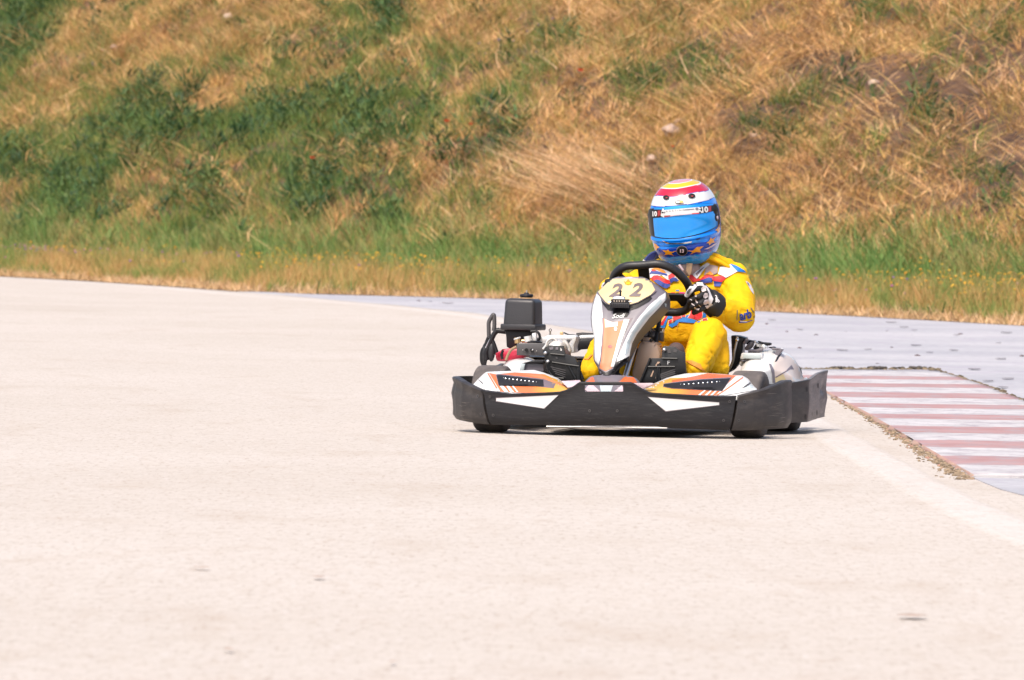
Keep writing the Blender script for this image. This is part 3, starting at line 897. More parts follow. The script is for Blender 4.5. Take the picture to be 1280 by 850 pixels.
b.build('air_box', eng)
b = EB(M['black'])
slab(b, Bz([(295, 372), (530, 372), (530, 470), (400, 478), (380, 520), (330, 535), (305, 520), (302, 440)]), FA - .03, 0.07, M['black'], 0.004)
b.build('intake_elbow', eng)
b = EB(M['red_engine'])
slab(b, Bz([(205, 572), (250, 560), (262, 545), (300, 538), (345, 532), (400, 535), (460, 560), (460, 650), (210, 650)]), -.10, .16, M['red_engine'], 0.012)
for i in range(5):
    x0 = 210 + i * 13
    slab(b, Bz([(x0, 575 - i * 3), (x0 + 8, 573 - i * 3), (x0 + 8, 620), (x0, 620)]), -.09, .02, M['red_engine'], 0.002)
b.tube(smooth_pts(q(Bz([(395, 520), (350, 545), (320, 590), (300, 640)]), -.07), 4), .006, M['tan'], 8)
b.tube(smooth_pts(q(Bz([(275, 550), (262, 590), (270, 630)]), -.07), 4), .006, M['black'], 8)
b.build('fan_cover', eng)
b = EB(M['greydk'])
slab(b, Bz([(395, 492), (520, 486), (652, 490), (655, 600), (395, 596)]), -.06, .012, M['greydk'], 0.003)
for x, y, r in ((483, 549, 16), (530, 550, 15)):
    cc = K.at(*Bz([(x, y)])[0], -.055)
    b.cyl(cc, cc + Vector((0, -.004, 0)), r / 7.083 / 298, M['hblack'], 16)
cc = K.at(*Bz([(538, 548)])[0], -.05); b.ball(cc, .005, M['chrome'], 8)
for x, y in ((450, 548), (572, 556)):
    cc = K.at(*Bz([(x, y)])[0], -.055); b.cyl(cc, cc + Vector((0, -.004, 0)), .0025, M['steel'], 8)
b.build('mounting_plate', eng)
b = EB(M['brass'])
b.cyl(K.at(*Bz([(405, 488)])[0], -.12), K.at(*Bz([(400, 438)])[0], -.12), .013, M['brass'], 12)
b.cyl(K.at(*Bz([(402, 452)])[0], -.12), K.at(*Bz([(398, 440)])[0], -.12), .016, M['silver_lt'], 12)
b.cyl(K.at(*Bz([(500, 475)])[0], -.12), K.at(*Bz([(492, 426)])[0], -.12), .017, M['silver_lt'], 12)
b.cyl(K.at(*Bz([(440, 470)])[0], -.14), K.at(*Bz([(520, 470)])[0], -.14), .008, M['brass'], 10)
slab(b, Bz([(530, 400), (565, 400), (572, 470), (532, 475)]), -.14, .03, M['silver_lt'], 0.003)
b.tube(smooth_pts(q(Bz([(520, 385), (560, 382), (590, 400), (600, 440), (570, 470)]), -.15), 4), .006, M['black'], 8)
b.ball(K.at(*Bz([(555, 480)])[0], -.11), (.035, .02, .008), M['hblack'], 14)
b.build('carburettor', eng)
b = EB(M['darkmetal'])
b.box(P(-.40, -.28, .20), (.26, .26, .20), M['darkmetal'], bevel=.02)
for i in range(8): b.box(P(-.40, -.28, .22 + i * .012), (.28, .28, .004), M['darkmetal'])
b.build('engine_block', eng)
# silencer / silver casing beside the engine
b = EB(M['silver_lt'])
slab(b, C9([(60, 215), (210, 195), (220, 180), (540, 178), (575, 192), (570, 235), (545, 300), (548, 385), (500, 390), (490, 300), (510, 235), (460, 240), (440, 290), (190, 300), (110, 262)]), -.16, .10, M['silver_lt'], 0.006)
b.build('silencer', eng)
b = EB(M['alu'])
cc = K.at(*C9([(335, 330)])[0], -.05)
b.lathe([(0, .02), (.018, .018), (.032, .010), (.040, -.004), (.043, -.03)], cc, (0, -1, .25), M['alu'], 24)
b.tube(smooth_pts(q(C9([(420, 240), (470, 300), (490, 360), (470, 410), (430, 380)]), -.07), 4), .009, M['alu'], 10)
b.tube(smooth_pts(q(C9([(180, 345), (215, 300), (235, 245), (300, 215), (345, 260)]), -.05), 4), .007, M['alu'], 10)
b.build('exhaust_pipe', eng)
b = EB(M['steel'])
for x, y in ((262, 130), (398, 158)):
    b = EB(M['steel'])
    cc = K.at(*C9([(x, y)])[0], -.2)
    b.cyl(cc + Vector((0, 0, -.02)), cc, .004, M['steel'], 8)
    if x == 262:
        b.lathe([(.004, -.003), (.007, -.002), (.007, .002), (.004, .003)], cc + Vector((0, 0, .004)), (0, 1, 0), M['darkmetal'], 14)
    else: b.box(cc, (.014, .014, .014), M['brass'], bevel=.002)
    b.build('fixing_eye' if x == 262 else 'cable_nipple', eng)
b = EB(M['black'])
b.tube(smooth_pts(q(C9([(425, 150), (480, 172), (540, 176), (600, 190)]), -.22), 3), .003, M['black'], 8)
b.build('cable', eng)
# rear guard bars seen behind the driver's right leg
b = B(M['black'])
b.tube(q(C9([(575, 185), (640, 178), (800, 185)]), -.5), .012, M['black'], 10)
b.tube(q(C9([(575, 215), (640, 205), (800, 200)]), -.47), .010, M['silver_lt'], 10)
slab(b, C9([(575, 235), (800, 225), (800, 330), (690, 345), (610, 350), (560, 385), (555, 280)]), -.42, .04, M['black'], .004)
b.build('engine_guard', kart)
# upright bent bars at the outer rear corner
b = B(M['black'])
b.tube(smooth_pts(q(Bz([(150, 440), (148, 360), (150, 300), (175, 255), (190, 235), (197, 260), (198, 340), (190, 380)]), -.30), 4), .009, M['greydk'], 10)
b.tube(smooth_pts(q(Bz([(150, 440), (120, 520), (95, 560), (92, 640), (110, 690)]), -.28), 4), .011, M['black'], 10)
b.tube(smooth_pts(q(Bz([(245, 370), (205, 395), (175, 450), (150, 520), (125, 570), (128, 640)]), -.27), 4), .011, M['black'], 10)
b.tube(smooth_pts(q(Bz([(175, 455), (195, 500), (225, 590)]), -.27), 4), .009, M['black'], 10)
b.tube(q(Bz([(160, 450), (120, 530)]), -.265), .003, M['steel'], 8)
b.tube(q(Bz([(215, 375), (300, 385)]), -.25), .012, M['black'], 10)
cc = K.at(*Bz([(172, 565)])[0], -.27); b.ball(cc, (.016, .014, .043), M['airbox'], 18)
cc = K.at(*Bz([(112, 590)])[0], -.28); b.ball(cc, (.014, .014, .05), M['airbox'], 18)
b.build('roll_guard', kart)

# ---- seat
b = B(M['black'])
rows = []
for i in range(21):
    v = i / 20
    F = 0.02 - 0.36 * v - 0.12 * v * v
    zb = 0.075 + 0.0 * v + 0.42 * max(0, v - .35) ** 1.3
    r = []
    for k in range(17):
        u = k / 16 * 2 - 1
        half = .185 + .02 * math.sin(v * 3)
        r.append(P(.055 + half * math.sin(u * 1.45) / math.sin(1.45) * 1.0, F - .03 * (1 - u * u) * v, zb + (.10 + .20 * sstep(.2, .8, v)) * abs(u) ** 3.5))
    rows.append(r)
rows2 = [[p + Vector((0, .012, -.008)) for p in r] for r in rows]
b.loft(rows, M['black'], closed_u=False); b.loft(rows2, M['black'], closed_u=False)
for k in (0, 16): b.tube([r[k] + Vector((0, .006, .0)) for r in rows], .007, M['black'], 8)
b.tube([p + Vector((0, .006, 0)) for p in rows[-1]], .007, M['black'], 8)
b.build('seat', kart)
# tall black side of the seat with its light edge, right of the driver's leg
R12 = lambda l: zp(900, 410, 12.14, l)
b = B(M['black'])
slab(b, R12([(165, 110), (260, 115), (390, 150), (340, 230), (330, 380), (300, 500), (180, 640), (60, 700), (150, 560), (180, 480)]), -.12, .10, M['hblack'], .006)
b.tube(smooth_pts(q(R12([(262, 130), (250, 230), (222, 350), (205, 470), (170, 570), (100, 680)]), -.10), 4), .0055, M['steel'], 8)
cc = K.at(*R12([(262, 180)])[0], -.09); b.ball(cc, .009, M['chrome'], 8)
b.build('seat_side', kart)

# battery box and brackets lying on the left pod
b = B(M['silver_lt'])
slab(b, R12([(325, 375), (640, 385), (655, 495), (300, 475)]), .0, .07, M['white'], .006)
slab(b, R12([(300, 478), (655, 498), (720, 540), (640, 522), (300, 492)]), .005, .08, M['greydk'], .002)
slab(b, R12([(355, 392), (610, 402), (615, 470), (345, 462)]), .012, .006, M['whitecool'], .002)
b.build('battery_box', kart)
b = B(M['white'])
slab(b, R12([(300, 500), (650, 515), (740, 560), (790, 690), (790, 830), (660, 830), (560, 690), (440, 640), (400, 610), (320, 590), (285, 545)]), -.02, .05, M['white'], .012)
b.build('pod_cowl', kart)
b = B(M['grey'])
slab(b, R12([(665, 440), (775, 438), (858, 335), (800, 345), (770, 300), (905, 305), (950, 325), (845, 480), (815, 515), (770, 480), (690, 475)]), -.09, .05, M['grey'], .004)
slab(b, R12([(340, 215), (420, 170), (445, 180), (375, 250), (345, 245)]), -.10, .03, M['grey'], .003)
slab(b, R12([(500, 180), (560, 195), (575, 265), (640, 270), (700, 268), (715, 300), (650, 330), (600, 300), (540, 240)]), -.10, .04, M['silver_lt'], .005)
slab(b, R12([(850, 345), (930, 300), (960, 320), (870, 340)]), -.11, .03, M['white'], .003)
b.tube(smooth_pts(q(R12([(430, 350), (520, 350), (600, 335), (650, 320)]), -.09), 4), .008, M['grey'], 8)
b.ball(K.at(*R12([(660, 285)])[0], -.10), .011, M['silver_lt'], 12)
slab(b, R12([(370, 300), (440, 215), (520, 200), (490, 290), (420, 345), (375, 335)]), -.13, .04, M['grey'], .005)
slab(b, R12([(500, 300), (540, 240), (590, 300), (560, 340), (510, 330)]), -.12, .04, M['hblack'], .004)
slab(b, R12([(560, 190), (640, 215), (770, 225), (770, 260), (700, 275), (600, 250), (565, 230)]), -.16, .04, M['black'], .004)
slab(b, R12([(680, 340), (830, 350), (740, 430), (660, 425)]), -.15, .03, M['hblack'], .003)
slab(b, R12([(720, 290), (820, 280), (870, 320), (830, 335)]), -.18, .03, M['hblack'], .003)
slab(b, R12([(395, 240), (430, 180), (540, 195), (430, 280)]), -.15, .03, M['black'], .003)
slab(b, R12([(300, 140), (400, 155), (340, 250), (340, 360), (310, 380)]), -.16, .04, M['black'], .003)
cc = K.at(*R12([(720, 485)])[0], -.05); b.ball(cc, (.022, .015, .013), M['greydk'], 12)
b.cyl(K.at(*R12([(700, 500)])[0], -.05), K.at(*R12([(790, 505)])[0], -.05), .008, M['grey'], 10)
b.build('bracket', kart)

# ---- fuel tank between the driver's legs
b = B(M['tank'])
def tank_ring(l, F0, F1, k=1.0): return None
tk = E9([(180, 258), (235, 238), (360, 262), (395, 290), (430, 400), (420, 600), (390, 760), (150, 760), (85, 640), (125, 480)])
slab(b, tk, .36, .14, M['tank'], .016)
slab(b, E9([(213, 205), (300, 213), (305, 262), (215, 245)]), .33, .05, M['tank'], .006)
b.cyl(K.at(*E9([(260, 235)])[0], .30), K.at(*E9([(262, 205)])[0], .30), .022, M['tank'], 16)
b.ball(K.at(*E9([(320, 240)])[0], .35), .008, M['black'], 8); b.ball(K.at(*E9([(205, 238)])[0], .35), .007, M['black'], 8)
b.tube(q(E9([(150, 330), (100, 470), (60, 600)]), .37), .007, M['black'], 8)
b.build('fuel_tank', kart)
b = B(M['cloth_orange'])
for i in range(4):
    y = 315 + i * 28
    b.tube(q(E9([(395, y + 8), (425, y - 4), (450, y - 10)]), .30), .004, M['cloth_orange'], 6)
b.build('hose_clip', kart)
# steering rack / silver linkage above the tank
b = B(M['alu'])
slab(b, E9([(300, 110), (460, 105), (462, 150), (400, 160), (395, 240), (455, 255), (455, 215), (460, 110)][:5] + [(330, 235), (300, 180)]), .22, .05, M['alu'], .004)
slab(b, E9([(400, 155), (462, 150), (460, 258), (400, 245)]), .23, .04, M['greydk'], .003)
b.cyl(K.at(*E9([(410, 130)])[0], .25), K.at(*E9([(412, 92)])[0], .25), .014, M['hblack'], 12)
b.ball(K.at(*E9([(345, 185)])[0], .24), .022, M['darkmetal'], 12)
b.ball(K.at(*E9([(250, 180)])[0], .24), .020, M['darkmetal'], 12)
b.tube(q(E9([(200, 210), (300, 130), (420, 110)]), .21), .010, M['greydk'], 8)
b.build('steering_linkage', kart)

# ---- steering wheel and column
SWF = lambda y: .205 - (y - 328) * .0031
swpx = [(766, 349), (768.5, 342), (773, 336.5), (779, 332.5), (787, 330.6), (796, 330.3), (806, 329.6), (815, 328.6), (823, 328.6), (833, 331), (843, 336), (851, 343), (858, 351), (862, 360), (864, 370), (862.5, 380), (856, 386.5), (846, 389), (835, 388.5), (822, 388), (808, 387), (790, 385), (776, 378), (767, 367), (764.5, 357)]
b = B(M['rubber'])
b.mats = []
SWR = .0175
swpts = [K.at(x, y + 1.5, SWF(y)) for x, y in swpx]
M['grip'] = mat('black_leather_grip', (0.018, 0.017, 0.018), .42, var=.2, bump=.3, bscale=200)
b.tube(smooth_pts(swpts, 4, closed=True), SWR, M['grip'], 16, closed=True)
e = empty('steering_wheel', P(.05, .12, 0), parent=kart)
off = Matrix.Translation(-P(.05, .12, 0))
b.bm.transform(off); rim = b.build('rim', e)
hub = K.at(812, 368, .13)
b = B(M['hblack'])
def spoke(l, w=.02):
    ps = [K.at(x, y, F) for x, y, F in l]
    b.tube(ps, w, M['black'], 12)
slabp = [K.at(x, y, SWF(y) - .005) for x, y in ((796.5, 333), (810.5, 332), (813, 362), (800, 364))]
b.prism(slabp, (0, .012, .008), M['black'], .003)
slabp = [K.at(x, y, SWF(y) - .005) for x, y in ((806, 364), (834, 368), (862, 369), (861, 382), (852, 384), (846, 377), (806, 376))]
b.prism(slabp, (0, .012, .008), M['black'], .004)
slabp = [K.at(x, y, SWF(y) - .005) for x, y in ((768, 362), (806, 362), (806, 376), (772, 374))]
b.prism(slabp, (0, .012, .008), M['black'], .004)
b.lathe([(0, .03), (.03, .028), (.038, .01), (.04, -.01)], hub, (0, .75, .66), M['black'], 24)
b.bm.transform(off); b.build('spoke', e)
b = B(M['steel'])
b.tube([hub, P(.02, .62, .18)], .012, M['steel'], 12)
b.tube([hub + Vector((-.06, -.06, -.05)), P(-.06, .5, .08)], .010, M['black'], 10)
b.tube([hub + Vector((.06, -.06, -.05)), P(.10, .45, .08)], .010, M['black'], 10)
b.build('steering_column', kart)

# ---- pedals
def pedal(plate, slots, bars, pads, F, letter, sole, m=M['pedal']):
    b = B(m)
    slab(b, plate, F, .012, m, .002)
    t = b.bvh()
    for s_ in slots: decal(b, K, t, s_[0], s_[1], .002, step=6)
    for l in bars: b.tube(q(l, F + .008), .0045, m, 8)
    for l in pads: b.ball(K.at(*l, F + .012), .009, M['steel'], 10)
    if sole: slab(b, sole, F + .003, .01, M['black'], .002)
    if letter: text_decal(b, K, t, letter, letter_pos, 3, 4.5, M['silver_lt'], off=.003, step=6)
    return b
letter_pos = E9([(527, 502)])[0]
b = pedal(C9([(180, 365), (205, 320), (245, 300), (420, 305), (440, 400), (555, 435), (665, 700), (420, 712), (310, 690), (230, 600), (205, 500), (190, 420)]),
          [(C9([(250, 325), (300, 315), (298, 345), (262, 352)]), M['grey']), (C9([(328, 320), (358, 318), (355, 350), (325, 350)]), M['grey']), (C9([(382, 325), (400, 345), (400, 366), (382, 362)]), M['alu']),
           (C9([(325, 435), (345, 432), (352, 458), (332, 460)]), M['greydk'])],
          [C9([(265, 398), (430, 415)]), C9([(285, 498), (470, 528), (600, 545)]), C9([(480, 545), (560, 690)]), C9([(240, 600), (300, 680), (420, 690)])],
          [C9([(207, 390)])[0], C9([(235, 490)])[0]], .50, None, None)
t = b.bvh()
for i in range(4):
    y = 545 + i * 26
    decal(b, K, t, C9([(265 + i * 18, y), (440, y + 45), (445, y + 55), (268 + i * 18, y + 12)]), M['greydk'], .003, step=8)
b.build('pedal', kart, 'black brake pedal plate')
b = pedal(E9([(450, 330), (475, 305), (600, 318), (660, 365), (722, 382), (728, 620), (640, 640), (400, 740), (185, 740), (215, 660), (310, 450), (445, 450)]),
          [(E9([(395, 492), (428, 495), (385, 545), (368, 542)]), M['tank']), (E9([(340, 595), (352, 600), (330, 668), (310, 668)]), M['tank']), (E9([(295, 690), (325, 690), (315, 740), (280, 740)]), M['tank']),
           (E9([(395, 590), (410, 590), (400, 700), (380, 740), (355, 740)]), M['tank']),
           (E9([(505, 345), (545, 342), (555, 390), (520, 390)]), M['greydk']), (E9([(585, 345), (630, 352), (620, 385), (580, 380)]), M['greydk'])],
          [E9([(445, 452), (630, 456)]), E9([(285, 552), (600, 552)]), E9([(310, 450), (188, 738)]), E9([(400, 560), (380, 735)])],
          [E9([(475, 350)])[0]], .50, 'F', None)
t = b.bvh()
for i in range(4):
    decal(b, K, t, E9([(420 + i * 5, 640 + i * 18), (600, 575 + i * 24), (610, 586 + i * 24), (425 + i * 5, 652 + i * 18)]), M['greydk'], .003, step=8)
b.build('pedal', kart, 'black throttle pedal plate with letter F')
for s in (-1, 1):
    b = B(M['pedal'])
    b.tube([P(s * .17 - .01, .50, .09), P(s * .17 - .01, .50, .30)], .009, M['pedal'], 8)
    b.build('pedal_pivot', kart)
# ------------------------------------------------------------------ the driver
def sdf_mesh(caps, voxel, name, smooth=6, noise_fn=None, sfac=.5):
    """one continuous skin grown round tapered bones"""
    b = B(None)
    b.mats = []
    me = bpy.data.meshes.new('tmp')
    bm = bmesh.new()
    for c in caps:
        if len(c) == 4:
            a, ra, c2, rb = c
            a, c2 = Vector(a), Vector(c2)
            n = max(2, int((c2 - a).length / (min(ra, rb) * .35)) + 1)
            for i in range(n):
                t = i / (n - 1)
                g = bmesh.ops.create_icosphere(bm, subdivisions=2, radius=ra + (rb - ra) * t, matrix=Matrix.Translation(a.lerp(c2, t)))
        else:
            p, rr, rot = c
            bmesh.ops.create_icosphere(bm, subdivisions=3, radius=1.0, matrix=Matrix.Translation(Vector(p)) @ rot @ Matrix.Diagonal((*rr, 1)))
    bm.to_mesh(me); bm.free()
    o = bpy.data.objects.new('tmp', me); COL.objects.link(o)
    md = o.modifiers.new('r', 'REMESH'); md.mode = 'VOXEL'; md.voxel_size = voxel; md.use_smooth_shade = True
    ms = o.modifiers.new('s', 'SMOOTH'); ms.iterations = smooth; ms.factor = sfac
    dg = bpy.context.evaluated_depsgraph_get(); dg.update()
    out = bpy.data.meshes.new_from_object(o.evaluated_get(dg))
    bpy.data.objects.remove(o); bpy.data.meshes.remove(me)
    r = B(); r.mats = []
    r.bm.from_mesh(out); bpy.data.meshes.remove(out)
    for f in r.bm.faces: f.smooth = True
    if noise_fn:
        r.bm.normal_update()
        for v in r.bm.verts: v.co += v.normal * noise_fn(v.co)
    return r

def at(x, y, F): return K.at(x, y, F)
def suit_mat():
    m, nt, bs = new_mat('yellow_race_suit_cloth')
    L = nt.links
    tc = nt.nodes.new('ShaderNodeTexCoord')
    n = nt.nodes.new('ShaderNodeTexNoise'); n.inputs['Scale'].default_value = 7; n.inputs['Detail'].default_value = 6
    n.inputs['Distortion'].default_value = 1.2
    L.new(tc.outputs['Object'], n.inputs['Vector'])
    r = nt.nodes.new('ShaderNodeValToRGB')
    r.color_ramp.elements[0].position = .3; r.color_ramp.elements[1].position = .72
    r.color_ramp.elements[0].color = (.70, .35, .003, 1); r.color_ramp.elements[1].color = (.76, .47, .004, 1)
    L.new(n.outputs['Fac'], r.inputs['Fac']); L.new(r.outputs['Color'], bs.inputs['Base Color'])
    bs.inputs['Roughness'].default_value = .7; bs.inputs['Specular IOR Level'].default_value = .2
    # folds
    w = nt.nodes.new('ShaderNodeTexNoise'); w.inputs['Scale'].default_value = 9; w.inputs['Detail'].default_value = 2; w.inputs['Distortion'].default_value = 1.6
    mp = nt.nodes.new('ShaderNodeMapping'); mp.inputs['Scale'].default_value = (1, 1, 1.6)
    L.new(tc.outputs['Object'], mp.inputs['Vector']); L.new(mp.outputs[0], w.inputs['Vector'])
    n2 = nt.nodes.new('ShaderNodeTexNoise'); n2.inputs['Scale'].default_value = 420
    L.new(tc.outputs['Object'], n2.inputs['Vector'])
    b1 = nt.nodes.new('ShaderNodeBump'); b1.inputs['Strength'].default_value = .35; b1.inputs['Distance'].default_value = .022
    b2 = nt.nodes.new('ShaderNodeBump'); b2.inputs['Strength'].default_value = .25; b2.inputs['Distance'].default_value = .002
    L.new(w.outputs['Fac'], b1.inputs['Height']); L.new(n2.outputs['Fac'], b2.inputs['Height'])
    L.new(b1.outputs['Normal'], b2.inputs['Normal']); L.new(b2.outputs['Normal'], bs.inputs['Normal'])
    return m
M['suit'] = suit_mat()
I4 = Matrix.Identity(4)
def rot(ax, deg): return Matrix.Rotation(R(deg), 4, ax)
shL, shR = at(915, 352, -.20), at(806, 352, -.20)
elL = at(924, 396, -.02); wrL = at(893, 381, .10)
elR = at(765, 363, -.08); wrR = at(782, 352, .10)
pelv = at(852, 437, -.24); chest = at(862, 372, -.22); waist = at(856, 412, -.20)
neck = at(857, 332, -.22); headc = at(857, 288, -.20)
knL, anL = at(886, 418, .16), at(868, 462, .36)
knR, anR = at(771, 415, .16), at(738, 464, .36)
hpL, hpR = at(884, 441, -.18), at(818, 441, -.18)
pelv.z = hpL.z = hpR.z = .20
caps = [
    (pelv, (.17, .14, .12), I4), (waist, (.150, .115, .13), I4), (chest, (.175, .125, .14), I4), (at(860, 352, -.22), (.19, .11, .075), I4),
    (shL, .078, at(923, 372, -.12), .074), (at(923, 372, -.12), .074, elL, .070), (elL, .068, at(908, 390, .04), .060), (at(908, 390, .04), .060, wrL, .047),
    (shR, .074, at(785, 362, -.14), .066), (at(785, 362, -.14), .066, elR, .060), (elR, .056, wrR, .042),
    (chest, .12, shL, .078), (chest, .12, shR, .078),
    (neck, .06, headc, .07), (headc, (.085, .10, .115), I4),
    (hpL, .105, knL, .082), (knL, .078, knL.lerp(anL, .5), .072), (knL.lerp(anL, .5), .070, anL, .056),
    (at(891, 424, .10), .072, at(896, 458, .16), .060), (at(884, 418, .14), .080, at(874, 452, .26), .066),
    (hpR, .105, knR, .082), (knR, .078, knR.lerp(anR, .5), .072), (knR.lerp(anR, .5), .070, anR, .054),
    (at(896, 340, -.2), .05, at(918, 345, -.2), .062), (at(908, 333, -.21), .045, at(884, 326, -.20), .040),
    (at(818, 338, -.2), .05, at(836, 335, -.2), .05),
]
def fold(axis_a, axis_b, p, freq, amp):
    return 0
def suit_noise(p):
    n = noise.fractal(p * 5.0, 1.0, 2.0, 2) * .005
    q_ = p + noise.noise_vector(p * 4) * .06
    r1 = 1 - abs(noise.noise(Vector((q_.x * 6, q_.y * 6, q_.z * 13))))
    r2 = 1 - abs(noise.noise(Vector((q_.x * 13 + 5, q_.y * 9, q_.z * 8))))
    n -= .0060 * max(0, r1 - .84) / .16 + .0045 * max(0, r2 - .88) / .12
    # gathers near ankles, elbows, waist
    for c, r, f in ((anL.lerp(knL, .12), .09, 150), (anR.lerp(knR, .12), .09, 150), (wrL.lerp(elL, .22), .06, 130), (elL, .10, 85), (waist, .12, 70)):
        d = (p - c).length
        if d < r: n += .0030 * (1 - d / r) * math.sin(p.z * f + 8 * noise.noise(p * 9))
    return n
body = sdf_mesh(caps, .0075, 'person', 5, suit_noise)
body.mats = [M['suit']]
for f in body.bm.faces: f.material_index = 0
t = body.bvh()
H8 = lambda l: zp(800, 320, 8.0, l)
P14 = lambda l: zp(800, 320, 14.16, l)
O12 = lambda l: zp(815, 370, 12.14, l)
Q12 = lambda l: zp(910, 360, 12.14, l)
def bd(l, m, off=.003): decal(body, K, t, l, m, off * 1.3, step=1.6)
# chest and collar area, right of the wheel rim
bd(H8([(500, 180), (600, 230), (690, 165), (740, 205), (830, 195), (862, 215), (820, 262), (740, 250), (690, 215), (600, 245), (530, 262), (490, 225)]), M['red'])
bd(H8([(600, 245), (690, 212), (722, 222), (722, 262), (650, 272), (615, 262)]), M['blue'], .004)
bd(H8([(738, 250), (820, 262), (800, 305), (740, 300)]), M['blue'], .004)
bd(H8([(800, 110), (905, 75), (975, 155), (860, 218), (820, 195), (780, 180)]), M['cloth_white'], .004)
bd(H8([(900, 75), (960, 95), (1040, 140), (1062, 168), (1010, 158), (975, 155), (940, 120)]), M['skyblue'], .0045)
bd(H8([(1055, 250), (1085, 262), (1125, 310), (1140, 385), (1110, 350), (1085, 300)]), M['cloth_white'], .004)
bd(H8([(1068, 262), (1082, 268), (1098, 305), (1084, 292)]), M['greydk'], .005)
bd(H8([(690, 85), (780, 100), (775, 170), (740, 185), (690, 150), (640, 190), (655, 130)]), M['scarf'], .004)
bd(H8([(680, 165), (700, 150), (735, 185), (725, 192), (695, 165), (650, 185)]), M['cloth_orange'], .005)
bd(H8([(535, 165), (600, 112), (672, 66), (700, 80), (640, 135), (600, 190), (568, 228), (530, 195)]), M['cloth_white'], .005)
bd(H8([(555, 175), (610, 128), (650, 105), (600, 160), (570, 205)]), M['grey_line'], .006)
# left of the rim: sleeve/chest bands seen through the wheel
bd(P14([(140, 200), (420, 215), (560, 300), (700, 430), (640, 400), (520, 430), (480, 420), (380, 340), (200, 390), (160, 380)]), M['cloth_white'])
bd(P14([(195, 230), (300, 200), (420, 250), (470, 300), (400, 300), (290, 240), (205, 250)]), M['cloth_orange'], .004)
bd(P14([(200, 262), (260, 250), (380, 290), (480, 320), (480, 350), (400, 330), (270, 272), (205, 310), (170, 325), (175, 300)]), M['blue'], .0045)
bd(P14([(205, 240), (245, 238), (300, 262), (240, 270), (205, 262)]), M['red'], .005)
bd(P14([(190, 395), (240, 345), (320, 340), (420, 400), (520, 430), (540, 480), (480, 500), (400, 470), (300, 410), (250, 440), (215, 425)]), M['red'], .004)
bd(P14([(500, 345), (570, 300), (620, 350), (600, 380), (530, 420), (505, 410)]), M['red'], .0045)
bd(P14([(525, 410), (580, 375), (640, 385), (690, 440), (650, 450), (590, 445), (540, 490)]), M['blue'], .005)
bd(P14([(240, 440), (290, 415), (360, 430), (430, 480), (530, 500), (535, 530), (470, 572), (410, 560), (330, 510)]), M['blue'], .005)
bd(P14([(560, 645), (620, 640), (620, 680), (480, 680)]), M['red'], .004)
bd(P14([(635, 600), (700, 600), (690, 625), (635, 622)]), M['skyblue'], .004)
bd(P14([(690, 640), (790, 640), (790, 715), (720, 700)]), M['pink'], .004)
bd(L8([(250, 395), (262, 355), (330, 310), (352, 278), (385, 262), (380, 300), (330, 345), (290, 385)]), M['cloth_white'], .003)
# belly lettering: sky blue shadow, pale edge, red letters
blu = [[(130, 455), (210, 330), (240, 280), (330, 262), (330, 330), (240, 350), (215, 420), (190, 488), (140, 480)],
       [(245, 440), (340, 400), (400, 340), (430, 330), (640, 350), (640, 250), (690, 240), (690, 385), (640, 412), (410, 392), (380, 440), (300, 478)],
       [(370, 250), (400, 255), (380, 310), (365, 290)], [(775, 250), (820, 270), (820, 320), (770, 335)], [(680, 385), (720, 378), (735, 395), (690, 402)]]
redl = [[(108, 445), (200, 315), (235, 250), (290, 238), (240, 300), (200, 372), (170, 440)], [(325, 250), (365, 250), (350, 345), (405, 315), (420, 262), (450, 330), (345, 368), (320, 385), (318, 300)],
        [(250, 385), (300, 350), (300, 400), (255, 415)], [(465, 290), (505, 258), (505, 318), (445, 312)], [(575, 280), (600, 200), (640, 215), (690, 190), (760, 230), (765, 280), (740, 375), (680, 365), (700, 260), (650, 238), (610, 340), (545, 330)],
        [(775, 350), (835, 338), (835, 365), (770, 372)]]
for l in blu: bd(O12(l), M['skyblue'], .003)
for l in redl:
    c = (sum(p[0] for p in l) / len(l), sum(p[1] for p in l) / len(l))
    def grow(l, d): return [(x + d * (x - c[0]) / max(20, math.hypot(x - c[0], y - c[1])), y + d * (y - c[1]) / max(20, math.hypot(x - c[0], y - c[1]))) for x, y in l]
    bd(O12(grow(l, 9)), M['peach'], .0036); bd(O12(l), M['red'], .0044)
# sleeve lettering
text_decal(body, K, t, 'arb', (931.5, 393.5), 15.5, 12, M['blue'], ang=R(14), shear=.2, off=.0055, bold=.04, step=2)
bd(Q12([(135, 330), (150, 335), (140, 490), (130, 490)]), M['greydk'], .004)
bd(Q12([(165, 500), (178, 500), (180, 515), (270, 520), (370, 480), (372, 492), (275, 530), (168, 530)]), M['blue'], .004)
bd(Q12([(180, 500), (270, 505), (300, 512), (270, 519), (180, 515)]), M['cloth_white'], .0038)
bd(Q12([(335, 292), (350, 296), (400, 372), (390, 378)]), M['greydk'], .004)
bd(Q12([(390, 435), (405, 428), (405, 440), (388, 455)]), M['greydk'], .004)
# seams
bd(O12([(400, 395), (408, 395), (378, 520), (368, 520)]), M['cloth_orange'], .003)
bd(E9([(730, 480), (800, 475), (905, 520), (925, 570), (960, 600), (950, 612), (905, 585), (880, 545), (800, 492), (732, 492)]), M['cloth_orange'], .003)
bd(C9([(585, 468), (640, 452), (700, 450), (735, 408), (765, 408), (740, 432), (715, 465), (640, 465), (590, 480)]), M['cloth_orange'], .003)
person = body.build('person', None)
person.location = origin; person.rotation_euler = (0, 0, -YAW)
tag(person, 'driver in yellow race suit and blue helmet sitting in the go-kart', 'person')

